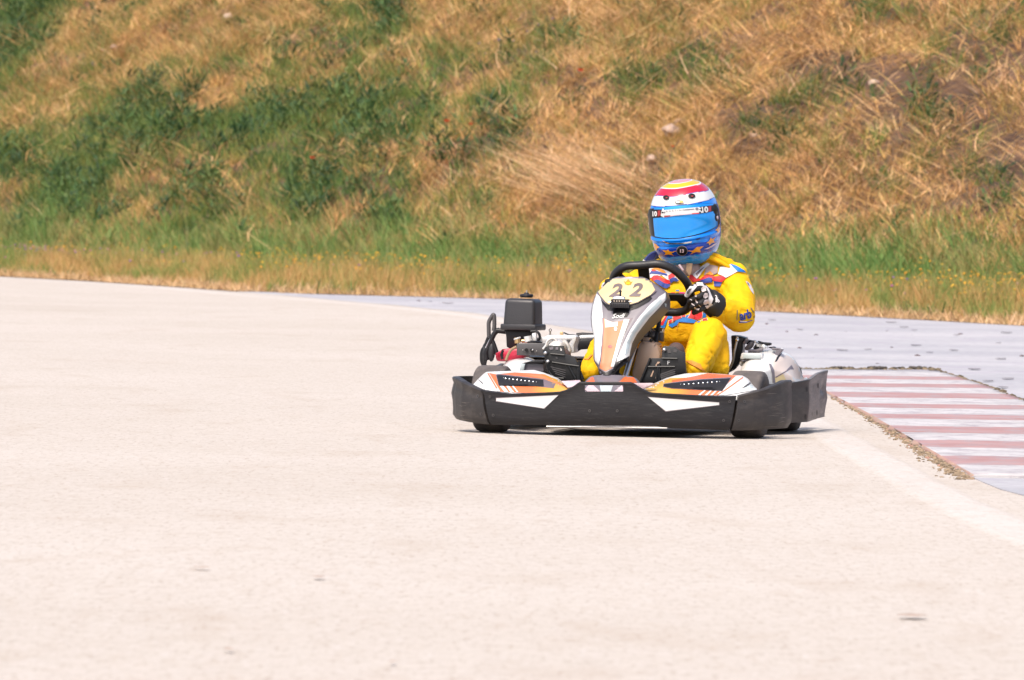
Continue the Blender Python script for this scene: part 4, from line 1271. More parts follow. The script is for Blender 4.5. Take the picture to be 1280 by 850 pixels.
# collar rolls
b = B(M['suit'])
for l, r, F in (([(877, 326), (886, 322), (897, 326), (912, 334)], .013, -.155), ([(884, 318), (893, 319), (904, 325), (916, 334)], .012, -.175)):
    b.tube(smooth_pts([at(x, y, F) for x, y in l], 5), [r * (.45 + .55 * math.sin(math.pi * i / (5 * (len(l) - 1)))) for i in range(5 * (len(l) - 1) + 1)], M['suit'], 14)
b.build('suit_collar', person)
b = B(M['scarf'])
b.ball(at(858, 338, -.17), (.065, .06, .05), M['scarf'], 24)
b.prism([at(x, y, -.085) for x, y in H8([(465, 72), (525, 72), (515, 170), (490, 200), (460, 150)])], (0, .006, 0), M['tan'], .002)
b.prism([at(x, y, -.08) for x, y in H8([(380, 90), (400, 80), (440, 140), (425, 150)])], (0, .006, 0), M['pinkwhite'], .002)
b.build('balaclava', person)
# padded neck collar
b = B(M['navy'])
cc = at(855, 322.5, -.24)
pts = []
for i in range(44):
    a = R(-22 + 224 * i / 43)
    pts.append(cc + Vector((.150 * math.cos(a), .125 * math.sin(a), .012 * math.sin(a))))
rows = []
for i, p in enumerate(pts):
    a = R(-22 + 224 * i / 43); o = Vector((math.cos(a), math.sin(a), 0))
    rows.append([p + o * (.026 * math.cos(w)) + Vector((0, 0, .018 * math.sin(w) - .020 * math.cos(w))) for w in [2 * math.pi * k / 14 for k in range(14)]])
b.loft(rows, M['navy'], closed_u=True, caps=True)
b.tube([p + Vector((math.cos(R(-22 + 224 * i / 43)), math.sin(R(-22 + 224 * i / 43)), 0)) * .024 + Vector((0, 0, -.012)) for i, p in enumerate(pts)], .0035, M['cloth_white'], 8)
b.build('neck_collar', person)

# ---- shoes
for an, toe, heel, lab in ((anL, at(845, 439, .45), at(850, 468, .44), 'l'), (anR, at(703, 446, .45), at(716, 466, .44), 'r')):
    s = sdf_mesh([(heel, .032, toe, .036), (toe, (.038, .035, .038), I4)], .006, 'shoe', 4)
    s.mats = [M['brown']]
    for f in s.bm.faces: f.material_index = 0
    s.build('shoe', person)

# ---- gloves
rimR = at(863, 372, SWF(372))
def hand(wr, kn, tips, thumb, voxel=.0032):
    caps = [(wr, .034, wr.lerp(kn[1], .35), .033)]
    for k in kn: caps.append((wr.lerp(k, .3), .024, k, .0145))
    caps.append((kn[0], .0145, kn[-1], .0145))
    for k, tp in zip(kn, tips):
        for i, (a, c_) in enumerate(zip([k] + tp, tp)):
            caps.append((a, .0135 - .0012 * i, c_, .0125 - .0012 * i))
    for i, (a, c_) in enumerate(zip(thumb, thumb[1:])):
        caps.append((a, .020 - .003 * i, c_, .017 - .0025 * i))
    return caps
kn = [at(878, 359, .165), at(882, 366, .17), at(883, 374, .168), at(882, 382, .155)]
tips = [[at(869, 361.5, .19), at(859.5, 366.5, .175), at(858, 369, .145)],
        [at(873, 371, .198), at(863, 376, .18), at(861, 379, .15)],
        [at(875.5, 379, .195), at(866, 383, .178), at(864, 385, .15)],
        [at(877, 386, .18), at(870, 390, .165), at(867, 391, .14)]]
thumb = [at(886, 366, .14), at(875, 356, .165), at(864, 361, .175), at(858, 370, .165)]
s = sdf_mesh(hand(at(891, 380, .12), kn, tips, thumb), .0034, 'glove', 3)
s.mats = [M['glove']]
for f in s.bm.faces: f.material_index = 0
t = s.bvh()
K14 = lambda l: zp(850, 340, 14.167, l)
def gd(l, m, off=.0018): decal(s, K, t, K14(l), m, off, step=2.0)
gd([(225, 185), (300, 155), (400, 165), (480, 240), (530, 340), (560, 420), (590, 480), (560, 560), (520, 600), (500, 560), (540, 500), (510, 380), (470, 290), (420, 250), (380, 245), (345, 240), (305, 250), (290, 215), (250, 190)], M['cloth_white'])
gd([(75, 400), (215, 195), (270, 210), (300, 255), (150, 440), (115, 450), (85, 430)], M['cloth_white'], .0026)
gd([(115, 355), (165, 295), (215, 290), (150, 390), (120, 385)], M['greydk'], .0034)
for l in ([(372, 290), (410, 250), (455, 265), (465, 330), (400, 355), (375, 325)], [(412, 415), (440, 370), (490, 375), (495, 440), (450, 470), (412, 450)], [(415, 540), (440, 495), (500, 485), (515, 550), (450, 585), (418, 575)],
          [(232, 362), (255, 362), (300, 420), (290, 445), (255, 425)], [(270, 490), (285, 490), (318, 540), (310, 556), (275, 530)], [(150, 455), (215, 490), (208, 508), (150, 470)], [(195, 548), (215, 552), (262, 588), (255, 602), (205, 572)],
          [(250, 615), (300, 645), (350, 645), (335, 675), (290, 672), (255, 645)], [(325, 580), (345, 585), (372, 615), (362, 622)]): gd(l, M['glove_pad'], .0034)
gd([(440, 600), (520, 590), (560, 560), (580, 580), (540, 640), (480, 655), (455, 640), (540, 610), (450, 612)][:6], M['peach'], .0026)
s.build('glove', person, 'black glove with white thumb and grey knuckle pads')
# wrist cuff
b = B(M['glove'])
a0, a1 = at(886, 374, .145), at(897, 385, .06)
ax = (a1 - a0)
b.tube([a0, a0.lerp(a1, .12), a0.lerp(a1, .6), a1], [.040, .050, .054, .052], M['glove'], 32)
t = b.bvh()
text_decal(b, K, t, 'OMP', zp(850, 340, 14.167, [(645, 478)])[0], 10.5, 5.0, M['cloth_white'], ang=R(-62), off=.002, bold=.05, step=2)
b.build('glove_cuff', person)
kn = [at(766, 352, .17), at(764, 358, .17), at(764, 364, .165), at(766, 370, .15)]
tips = [[a + Vector((-.02, -.028, .0)), a + Vector((-.005, -.045, -.005)), a + Vector((.015, -.035, -.008))] for a in kn]
s = sdf_mesh(hand(at(780, 358, .10), kn, tips, [at(778, 350, .13), at(772, 343, .15), at(776, 338, .165)]), .0036, 'glove', 3)
s.mats = [M['glove']]
for f in s.bm.faces: f.material_index = 0
s.build('glove', person, 'black and white glove mostly hidden behind the nose panel')
# pale shoulder of the far sleeve is a white patch on the elbow
# ---- helmet
HC = at(856.5, 277, -.20)
Hm = Matrix.Translation(HC) @ rot('Z', -4) @ rot('Y', -6) @ rot('X', 9)     # front is local -Y
Hi = Hm.inverted()
def hshape(az, el):
    """az 0 = front, el up; returns local point of the shell"""
    ca, sa, ce, se = math.cos(az), math.sin(az), math.cos(el), math.sin(el)
    W, D, T = .148, .165, .182
    p = 2.35 if el > 0 else 2.35 + .75 * sstep(0, R(50), -el)
    x, y, z = ce * sa, -ce * ca, se
    k = (abs(x) ** p + abs(y) ** p + abs(z) ** p) ** (-1 / p)
    x, y, z = x * k * W, y * k * D, z * k * T
    # narrower towards the neck, chin pushed forward
    if z < 0:
        t_ = min(1, -z / T)
        x *= 1 - .07 * t_ ** 2
        if y < 0: y *= 1 + .10 * sstep(0, .55, t_) - .12 * sstep(.6, 1, t_)
        else: y *= 1 - .22 * t_
    return Vector((x, y, z))
NA, NE = 288, 190
verts, cols = [], []
def s2l(c): return tuple(((v / 255) / 12.92 if v / 255 < .04045 else ((v / 255 + .055) / 1.055) ** 2.4) for v in c)
WHT, BLU, BLD, RED_, YEL, PNK = (.58, .575, .57), (.0, .19, .72), (.0, .035, .30), (.46, .008, .035), (.60, .38, .01), (.56, .22, .24)
def hcol(p, az, el):
    x, y, z = p
    # crown ellipse pattern
    e = math.hypot(x / .118, (y + .005) / .125)
    if z > .08:
        if e < .40: return PNK
        if e < .44: return WHT
        if e < .70: return YEL
        if e < .745: return WHT
        if e < .985: return RED_
        if e < 1.0: return BLD
    front_ = -y
    lim = .058 + .03 * max(0, y + .0) / .16 - .022 * (1 - (x / .15) ** 2) * (1 if y < 0 else 0) + (.02 if y >= 0 else 0)
    lim = .094 if y < 0 else .094 - .02 * y / .16
    if z < -.128: return (.0, .30, .85)  # bottom band brighter blue, sky reflection painted into the colour
    if z > lim: return WHT
    if z > lim - .004: return BLD
    # swooping darker blue low down
    w_ = .018 * math.sin(az * 3.0)
    if -.125 < z < -.082 + .35 * w_ and y < .09: return BLD
    if y > .10 and -.06 < z < .0: return BLD
    return BLU
H_ATTR = attr_mat('painted_helmet_shell', .18, coat=.45, spec=.4)
ext = []
for j in range(NE + 1):
    el = R(-88 + 178 * j / NE)
    for i in range(NA):
        az = 2 * math.pi * i / NA
        p = hshape(az, el)
        # eye port band recess, brow ridge, chin vent groove
        fr_ = abs((az + math.pi) % (2 * math.pi) - math.pi)
        c = hcol(p, (az + math.pi) % (2 * math.pi) - math.pi, el)
        nrm = p.normalized()
        if fr_ < R(100):
            edge = 1 - sstep(R(88), R(100), fr_)
            lip = math.exp(-((p.z + .052 - .004 * fr_) / .008) ** 2) * .006 * edge
            p = p + nrm * lip
            if p.z < -.066 and fr_ < R(60):
                g_ = math.exp(-((p.z + .083 - .012 * (fr_ / R(60)) ** 2) / .006) ** 2) * .003 * (1 - sstep(R(34), R(50), fr_))
                p = p - nrm * g_
            if p.z < -.15: p = p + nrm * .003
        verts.append(p); cols.append(c)
faces = []
for j in range(NE):
    for i in range(NA):
        k_ = (i + 1) % NA
        faces.append((j * NA + i, j * NA + k_, (j + 1) * NA + k_, (j + 1) * NA + i))
helm = empty('helmet', HC, parent=person)
Hloc = Matrix.Translation(-HC)
class HB(B):
    def build(self, name, parent=None, label=None, **k):
        self.bm.transform(Hloc); return B.build(self, name, parent, label, **k)
b = HB(H_ATTR)
lay = b.bm.verts.layers.float_color.new('Col')
vs, fs = b.add([Hm @ v for v in verts], faces, H_ATTR, True)
for v, c in zip(vs, cols): v[lay] = (*c, 1)
tsh = b.bvh()
G6 = lambda l: zp(800, 210, 6.8, l)
J10 = lambda l: zp(820, 245, 10.0, l)
def hd(l, m, off=.0015): decal(b, K, tsh, l, m, off * 2.2, step=1.6)
def star(cx, cy, r, a0, sx=1.0, k=.45, shear=0.0):
    pts = []
    for i in range(10):
        rr = r if i % 2 == 0 else r * k
        a = R(a0 + 36 * i)
        pts.append((cx + rr * math.cos(a) * sx, cy - rr * math.sin(a) + shear * rr * math.cos(a)))
    return pts
stars = [J10([(78, 678), (135, 682), (150, 668), (170, 692), (230, 700), (190, 718), (222, 745), (160, 730), (105, 738), (120, 712)]),
         J10([(408, 690), (465, 680), (512, 636), (525, 660), (595, 628), (548, 668), (562, 702), (500, 700), (430, 730), (455, 698)]),
         J10([(628, 590), (665, 562), (685, 518), (705, 538), (745, 512), (722, 552), (735, 580), (695, 588), (665, 618), (660, 590)]),
         J10([(740, 430), (770, 398), (790, 352), (800, 365), (800, 440), (775, 462), (765, 432)]),
         J10([(-30, 590), (0, 600), (20, 625), (45, 640), (15, 655), (5, 680), (-20, 660), (-25, 625)])]
for s_ in stars: hd(s_, M['gold'], .002)
hd(J10([(395, 684), (430, 680), (430, 692), (395, 690)]) , M['gold'], .0016)
hd(J10([(215, 690), (255, 684), (255, 692), (215, 700)]), M['gold'], .0016)
# round badge
hd(ellipse(*J10([(325, 685)])[0], 7.2, 6.4, 28), M['grey'], .0025)
hd(ellipse(*J10([(325, 685)])[0], 6.3, 5.6, 28), M['hblack'], .0033)
text_decal(b, K, tsh, '13', J10([(325, 688)])[0], 5.0, 4.4, M['pinkwhite'], off=.0095, bold=.04, step=2)
for s_ in (-1, 1):
    pass
# small dark vents on the forehead, little logo, chin slot with pale edge
for x, y, rx in ((222, 250, 3.9), (440, 236, 4.6)):
    c_ = G6([(x, y)])[0]
    hd(ellipse(*c_, rx, 2.9, 16), M['hblack'], .002)
    hd(ellipse(c_[0] + .5, c_[1] + .4, rx * .35, .8, 10), M['redstick'], .0032)
hd(ellipse(*G6([(330, 288)])[0], 4.9, 2.3, 18), M['hblack'], .002)
hd(ellipse(*G6([(328, 288)])[0], 3.9, 1.5, 18), M['white'], .0028)
hd(ellipse(*G6([(352, 286)])[0], 2.6, 1.8, 14), M['gold'], .0035)
hd(J10([(62, 545), (110, 565), (170, 582), (300, 580), (430, 565), (560, 530), (620, 520), (560, 560), (430, 592), (300, 608), (180, 606), (130, 600)]), M['skyblue'], .0018)
hd(J10([(70, 552), (150, 585), (200, 590), (330, 585), (450, 565), (440, 585), (330, 602), (190, 606), (120, 590)]), M['chrome'], .0026)
hd(J10([(500, 540), (560, 515), (545, 540), (510, 552)]), M['navy'], .003)
hd(J10([(600, 665), (660, 640), (740, 590), (760, 590), (700, 640), (640, 665)]), M['pinkwhite'], .0022)
helm_shell = b.build('helmet_shell', helm, 'white, blue, red and yellow helmet shell with stars')
# visor : a curved sheet over the eye port
def visor_pt(az, z, off):
    lo, hi = -math.pi / 2, math.pi / 2
    for _ in range(26):
        mid = (lo + hi) / 2
        if hshape(az, mid).z < z: lo = mid
        else: hi = mid
    p = hshape(az, lo)
    return p + Vector((p.x, p.y, 0)).normalized() * off
b = HB(M['hblack'])
def vis_mat():
    m, nt, bs = new_mat('blue_mirrored_visor')
    bs.inputs['Base Color'].default_value = (.003, .30, .85, 1)
    bs.inputs['Metallic'].default_value = .4; bs.inputs['Roughness'].default_value = .10
    bs.inputs['Coat Weight'].default_value = 1
    return m
M['visor'] = vis_mat()
def visor_piece(b, a0, a1, ztf, zbf, off, m, n=60, k=14, rim=True):
    g0 = []
    for j in range(k + 1):
        r = []
        for i in range(n + 1):
            az = R(a0 + (a1 - a0) * i / n)
            zt, zb = ztf(az), zbf(az)
            r.append(Hm @ visor_pt(az, zb + (zt - zb) * j / k, off))
        g0.append(r)
    b.loft(g0, m, closed_u=False)
ztf = lambda az: .092 - .012 * abs(az) ** 2
zbf = lambda az: -.044 + .016 * abs(az) ** 1.3
visor_piece(b, -92, 92, lambda a: ztf(a) + .001, lambda a: zbf(a) - .004, .0035, M['hblack'])
visor_piece(b, -43, 76, lambda a: ztf(a), lambda a: zbf(a), .0055, M['visor'])
visor_piece(b, -84, -43, lambda a: ztf(a), lambda a: zbf(a), .0055, M['hblack'])
t = b.bvh()
def vd(l, m, off=.0015): decal(b, K, t, l, m, off, step=2.0)
vd(G6([(105, 352), (185, 352), (200, 418), (110, 425)]), M['hblack'], .0015)
vd(G6([(498, 332), (620, 316), (640, 318), (640, 362), (560, 382), (505, 388)]), M['hblack'], .0015)
vd(G6([(185, 360), (350, 345), (500, 332), (520, 340), (498, 352), (520, 365), (510, 388), (340, 400), (200, 420), (175, 405), (195, 390), (180, 375)]), M['white'], .0025)
vd(G6([(205, 405), (260, 402), (255, 412), (205, 418)]), M['redstick'], .0035)
vd(G6([(440, 385), (505, 380), (505, 388), (440, 392)]), M['red'], .0035)
vd(G6([(260, 401), (440, 386), (440, 391), (260, 408)]), M['pinkwhite'], .0033)
vd(G6([(150, 362), (175, 360), (170, 380), (180, 392), (160, 410), (150, 412)]), M['redstick'], .0025)
vd(G6([(580, 326), (606, 322), (606, 366), (582, 372)]), M['redstick'], .0025)
for x, y in ((196, 352), (204, 366), (190, 378), (200, 392), (188, 404), (508, 344), (522, 352), (508, 362), (524, 374), (510, 380)):
    c_ = G6([(x, y)])[0]; s_ = 1.0
    vd([(c_[0] - s_, c_[1] - s_), (c_[0] + s_, c_[1] - s_), (c_[0] + s_, c_[1] + s_), (c_[0] - s_, c_[1] + s_)], M['hblack'] if x % 4 else M['white'], .0036)
text_decal(b, K, t, '10', G6([(125, 389)])[0], 5.8, 6.6, M['white'], ang=R(3), off=.0035, bold=.05, step=2)
text_decal(b, K, t, '10', G6([(553, 353)])[0], 8.0, 7.6, M['white'], ang=R(6), off=.0035, bold=.05, step=2)
text_decal(b, K, t, 'K A R T I N G', G6([(300, 362)])[0], 23, 2.2, M['grey'], ang=R(4.5), off=.0036, step=2)
vd(G6([(380, 352), (462, 345), (462, 352), (380, 360)]), M['grey'], .0036)
vd(ellipse(*G6([(205, 375)])[0], 1.6, 1.6, 10), M['grey'], .0034)
vd(ellipse(*G6([(484, 347)])[0], 2.0, 1.8, 10), M['grey'], .0034)
b.build('visor', helm)
# pivots and lower edge
for s_ in (1, -1):
    b = HB(M['hblack'])
    kx = 1.0 if s_ > 0 else .6
    c_ = Hm @ Vector((s_ * (.146 if s_ > 0 else .140), -.045, .045))
    ax = (Hm.to_3x3() @ Vector((s_, -.25, 0))).normalized()
    b.lathe([(0, .010), (.014 * kx, .010), (.022 * kx, .005), (.026 * kx, -.004)], c_, ax, M['hblack'], 20)
    c2 = Hm @ Vector((s_ * (.146 if s_ > 0 else .140), -.050, .012))
    b.lathe([(0, .009), (.010 * kx, .009), (.016 * kx, .004), (.020 * kx, -.004)], c2, ax, M['hblack'], 18)
    b.lathe([(0, .011), (.008 * kx, .010), (.010 * kx, .003)], c2, ax, M['pinkwhite'], 14)
    b.build('visor_pivot', helm)
ring = [Hm @ (hshape(2 * math.pi * i / 80, R(-66)) * 1.0) for i in range(80)]
b = HB(M['rubber'])
b.tube(ring, .0045, M['greydk'], 8, closed=True)
b.build('edge_trim', helm)
# ------------------------------------------------------------------ the ground
EDGE_L, EDGE_R = gnd(0, 346), gnd(1280, 407.5)
u_ = (EDGE_R - EDGE_L); u_.z = 0; ELEN = u_.length; u_.normalize()      # along the track edge, towards the right of the picture
n_ = Vector((-u_.y, u_.x, 0))
if n_.y < 0: n_ = -n_                                                   # away from the track, uphill
def US(u, s, z=0.0): return EDGE_L + u_ * u + n_ * s + Vector((0, 0, z))
# the edge is slightly curved
edge_px = [(0, 345.7), (100, 351), (200, 357.5), (300, 364.8), (350, 367), (449, 367.8), (640, 374.5), (740, 379), (947, 389.5), (1152, 400.5), (1280, 408)]
edge_us = []
for p in edge_px:
    w = gnd(*p) - EDGE_L
    edge_us.append((w.dot(u_), w.dot(n_)))
edge_us.sort()
def edge_off(u):
    if u < edge_us[0][0] or u > edge_us[-1][0]: return 0.0
    return lerp_list(edge_us, u)
SL0 = 2.1
def height(u, s):
    """terrain height: flat verge, then the embankment"""
    if s < SL0: return 0.0
    d = s - SL0
    h = .62 * (d - .5 * (1 - math.exp(-d / .5)))
    h = 8.5 * (1 - math.exp(-h / 8.5)) * 1.18 if h > 0 else h
    k = min(1, d / 2)
    h += k * (.28 * noise.noise(Vector((u * .25, s * .35, 3))) + .12 * noise.noise(Vector((u * .8, s * .9, 7))) + .05 * noise.noise(Vector((u * 2.4, s * 2.6, 1))))
    return h

def ground_mat(name, c1, c2, c3, scale, rough=.95, bump=.3, stretch=(1, 1, 1), fine=90, contrast=(.35, .65), streak=None, fine_amt=.25, coords='Object'):
    m, nt, bs = new_mat(name); L = nt.links
    tc = nt.nodes.new('ShaderNodeTexCoord')
    mp = nt.nodes.new('ShaderNodeMapping'); mp.inputs['Scale'].default_value = stretch
    L.new(tc.outputs[coords], mp.inputs['Vector'])
    n1 = nt.nodes.new('ShaderNodeTexNoise'); n1.inputs['Scale'].default_value = scale; n1.inputs['Detail'].default_value = 6; n1.inputs['Roughness'].default_value = .6
    L.new(mp.outputs[0], n1.inputs['Vector'])
    r = nt.nodes.new('ShaderNodeValToRGB')
    r.color_ramp.elements[0].position = contrast[0]; r.color_ramp.elements[1].position = contrast[1]
    r.color_ramp.elements[0].color = (*c1, 1); r.color_ramp.elements[1].color = (*c2, 1)
    L.new(n1.outputs['Fac'], r.inputs['Fac'])
    n2 = nt.nodes.new('ShaderNodeTexNoise'); n2.inputs['Scale'].default_value = fine; n2.inputs['Detail'].default_value = 3
    L.new(tc.outputs[coords], n2.inputs['Vector'])
    r2 = nt.nodes.new('ShaderNodeValToRGB'); r2.color_ramp.elements[0].position = .3; r2.color_ramp.elements[1].position = .6
    r2.color_ramp.elements[0].color = (*c3, 1); r2.color_ramp.elements[1].color = (1, 1, 1, 1)
    L.new(n2.outputs['Fac'], r2.inputs['Fac'])
    mx = nt.nodes.new('ShaderNodeMix'); mx.data_type = 'RGBA'; mx.blend_type = 'MULTIPLY'; mx.inputs['Factor'].default_value = fine_amt
    L.new(r.outputs['Color'], mx.inputs['A']); L.new(r2.outputs['Color'], mx.inputs['B'])
    out = mx.outputs['Result']
    if streak:
        for (col, amt, sc, st, p0, p1, rz) in streak:
            mp2 = nt.nodes.new('ShaderNodeMapping'); mp2.inputs['Scale'].default_value = st; mp2.inputs['Rotation'].default_value = (0, 0, rz)
            L.new(tc.outputs[coords], mp2.inputs['Vector'])
            n3 = nt.nodes.new('ShaderNodeTexNoise'); n3.inputs['Scale'].default_value = sc; n3.inputs['Detail'].default_value = 5; n3.inputs['Distortion'].default_value = .4
            L.new(mp2.outputs[0], n3.inputs['Vector'])
            r3 = nt.nodes.new('ShaderNodeValToRGB'); r3.color_ramp.elements[0].position = p0; r3.color_ramp.elements[1].position = p1
            r3.color_ramp.elements[0].color = (0, 0, 0, 1); r3.color_ramp.elements[1].color = (amt, amt, amt, 1)
            L.new(n3.outputs['Fac'], r3.inputs['Fac'])
            m2 = nt.nodes.new('ShaderNodeMix'); m2.data_type = 'RGBA'
            L.new(r3.outputs['Color'], m2.inputs['Factor']); L.new(out, m2.inputs['A']); m2.inputs['B'].default_value = (*col, 1)
            out = m2.outputs['Result']
    L.new(out, bs.inputs['Base Color'])
    bs.inputs['Roughness'].default_value = rough; bs.inputs['Specular IOR Level'].default_value = .25
    bp = nt.nodes.new('ShaderNodeBump'); bp.inputs['Strength'].default_value = bump; bp.inputs['Distance'].default_value = .006
    L.new(n2.outputs['Fac'], bp.inputs['Height']); L.new(bp.outputs['Normal'], bs.inputs['Normal'])
    return m
def track_mat(nm):
    m = ground_mat(nm, (.452, .404, .358), (.488, .442, .400), (.50, .42, .34), .35, fine=14, contrast=(.3, .7), fine_amt=.25, bump=.5,
        streak=[((.28, .22, .17), .54, 60, (1, .14, 1), .52, .66, 0), ((.52, .485, .46), .5, 40, (1, .2, 1), .55, .68, 0), ((.36, .29, .23), .5, 13, (1, .2, 1), .55, .72, 0), ((.36, .29, .23), .38, 2.4, (1, .35, 1), .56, .72, R(8)), ((.33, .27, .22), .35, .11, (1, 1, 1), .58, .76, 0)])
    for n in m.node_tree.nodes:
        if n.type == 'TEX_NOISE' and n.inputs['Scale'].default_value > 10: n.inputs['Detail'].default_value = 6; n.inputs['Roughness'].default_value = .7
    return m
M['track'] = track_mat('pale_worn_asphalt')
M['apron'] = ground_mat('grey_lilac_old_asphalt', (.33, .33, .355), (.43, .42, .435), (.55, .5, .55), .5, fine=16, fine_amt=.35, contrast=(.35, .62),
    streak=[((.30, .27, .33), .5, 1.6, (1, .6, 1), .56, .68, 0), ((.30, .27, .33), .4, 9, (1, 1, 1), .56, .66, 0)])
M['soil'] = ground_mat('bare_brown_soil', (.05, .03, .022), (.14, .083, .055), (.5, .4, .3), 1.6, fine=14, fine_amt=.6, bump=1.0)
M['verge'] = ground_mat('dry_straw_soil', (.28, .17, .09), (.46, .31, .19), (.5, .4, .3), 2.0, fine=20, fine_amt=.5, bump=.8)

def sheet(name, pts, z, m, label=None, kind='structure', step=None):
    bm = bmesh.new()
    if z > 0:   # thin side faces close the edge of the layer
        top = [bm.verts.new((p.x, p.y, z)) for p in pts]; low = [bm.verts.new((p.x, p.y, -.004)) for p in pts]
        for i in range(len(pts)): bm.faces.new((top[i - 1], top[i], low[i], low[i - 1]))
    f = bm.faces.new([bm.verts.new((p.x, p.y, z)) for p in pts])
    f.normal_update()
    if f.normal.z < 0: f.normal_flip()
    bmesh.ops.triangulate(bm, faces=[f])
    me = bpy.data.meshes.new(name); bm.to_mesh(me); bm.free()
    me.materials.append(m)
    o = bpy.data.objects.new(name, me); COL.objects.link(o)
    tag(o, label, None, None, kind)
    return o
# far ground, one sheet to the horizon, under everything
o = sheet('ground', [Vector((-600, -300, 0)), Vector((600, -300, 0)), Vector((600, 1500, 0)), Vector((-600, 1500, 0))], -.012, M['verge'], 'dry ground reaching to the horizon')
# race track : everything this side of the edge
inner = [US(u, edge_off(u) - .01) for u in [e[0] for e in edge_us]]
trk = [US(-60, 0)] + inner + [US(70, 0), US(75, -75), US(10, -130), US(-70, -60)]
sheet('race_track', trk, 0.0, M['track'], 'pale cream worn asphalt of the race track')
# lilac-grey run-off strip
wob = lambda k: 0.0
ap_far = [gnd(x, y - .2) for x, y in edge_px[3:]]
ap_far = [US((p - EDGE_L).dot(u_), edge_off((p - EDGE_L).dot(u_))) for p in ap_far]
ap = ap_far + [US(46, 0), gnd(1420, 690), gnd(1330, 640), gnd(1280, 620), gnd(1250, 612), gnd(1228, 603), gnd(1208, 594), gnd(1190, 583), gnd(1085, 520), gnd(1042, 498), gnd(985, 466), gnd(900, 448), gnd(800, 426), gnd(735, 413.5), gnd(629, 397), gnd(590, 391), gnd(539, 386.3), gnd(495, 381.5), gnd(451, 378.2), gnd(400, 373.4), gnd(353, 369)]
sheet('run_off', ap, .003, M['apron'], 'lilac-grey cracked asphalt run-off beyond the track')

# painted edge line, worn: the same asphalt, partly covered with paint
def line_mat():
    m = track_mat('worn_white_road_paint')
    nt = m.node_tree; L = nt.links; bs = nt.nodes['Principled BSDF']
    old = bs.inputs['Base Color'].links[0].from_socket
    tc = nt.nodes.new('ShaderNodeTexCoord')
    n = nt.nodes.new('ShaderNodeTexNoise'); n.inputs['Scale'].default_value = 14; n.inputs['Detail'].default_value = 8; n.inputs['Roughness'].default_value = .7
    L.new(tc.outputs['Object'], n.inputs['Vector'])
    at_ = nt.nodes.new('ShaderNodeAttribute'); at_.attribute_name = 'edge'
    mu = nt.nodes.new('ShaderNodeMath'); mu.operation = 'MULTIPLY'
    L.new(n.outputs['Fac'], mu.inputs[0]); L.new(at_.outputs['Fac'], mu.inputs[1])
    r = nt.nodes.new('ShaderNodeValToRGB'); r.color_ramp.elements[0].position = .12; r.color_ramp.elements[1].position = .62
    r.color_ramp.elements[1].color = (.34, .34, .34, 1)
    L.new(mu.outputs[0], r.inputs['Fac'])
    mx = nt.nodes.new('ShaderNodeMix'); mx.data_type = 'RGBA'
    L.new(r.outputs['Color'], mx.inputs['Factor']); L.new(old, mx.inputs['A']); mx.inputs['B'].default_value = (.56, .53, .52, 1)
    L.new(mx.outputs['Result'], bs.inputs['Base Color'])
    return m
M['paint_line'] = line_mat()
def strip(name, cl, w, z, m, label):
    """painted strip along centre line points, with soft worn edges"""
    P_ = smooth_pts([Vector((p.x, p.y, z)) for p in cl], 8)
    bm = bmesh.new(); lay = bm.verts.layers.float.new('edge')
    rows = []
    for i, p in enumerate(P_):
        a, c = P_[max(0, i - 1)], P_[min(len(P_) - 1, i + 1)]
        t_ = (c - a).normalized(); nn = Vector((-t_.y, t_.x, 0))
        r = []
        for k, e in ((-1, 0), (-.55, 1), (0, 1.1), (.55, 1), (1, 0)):
            v = bm.verts.new(p + nn * k * w / 2 * (1 + .15 * noise.noise(p * .9)) + Vector((0, 0, -.003 * abs(k) ** 3 - (z if abs(k) == 1 else 0)))); v[lay] = e; r.append(v)
        rows.append(r)
    for a, c in zip(rows, rows[1:]):
        for k in range(4): bm.faces.new((a[k], a[k + 1], c[k + 1], c[k]))
    me = bpy.data.meshes.new(name); bm.to_mesh(me); bm.free(); me.materials.append(m)
    o = bpy.data.objects.new(name, me); COL.objects.link(o); tag(o, label, None, None, 'structure')
    return o
strip('edge_line', [gnd(x, y) for x, y in ((0, 348), (150, 356), (300, 369), (400, 376.5), (500, 385.5), (600, 397), (720, 419), (860, 457), (960, 500), (1042, 545), (1100, 578), (1180, 622), (1280, 668), (1400, 722))], .25, .0055, M['paint_line'], 'worn white edge line painted along the track')

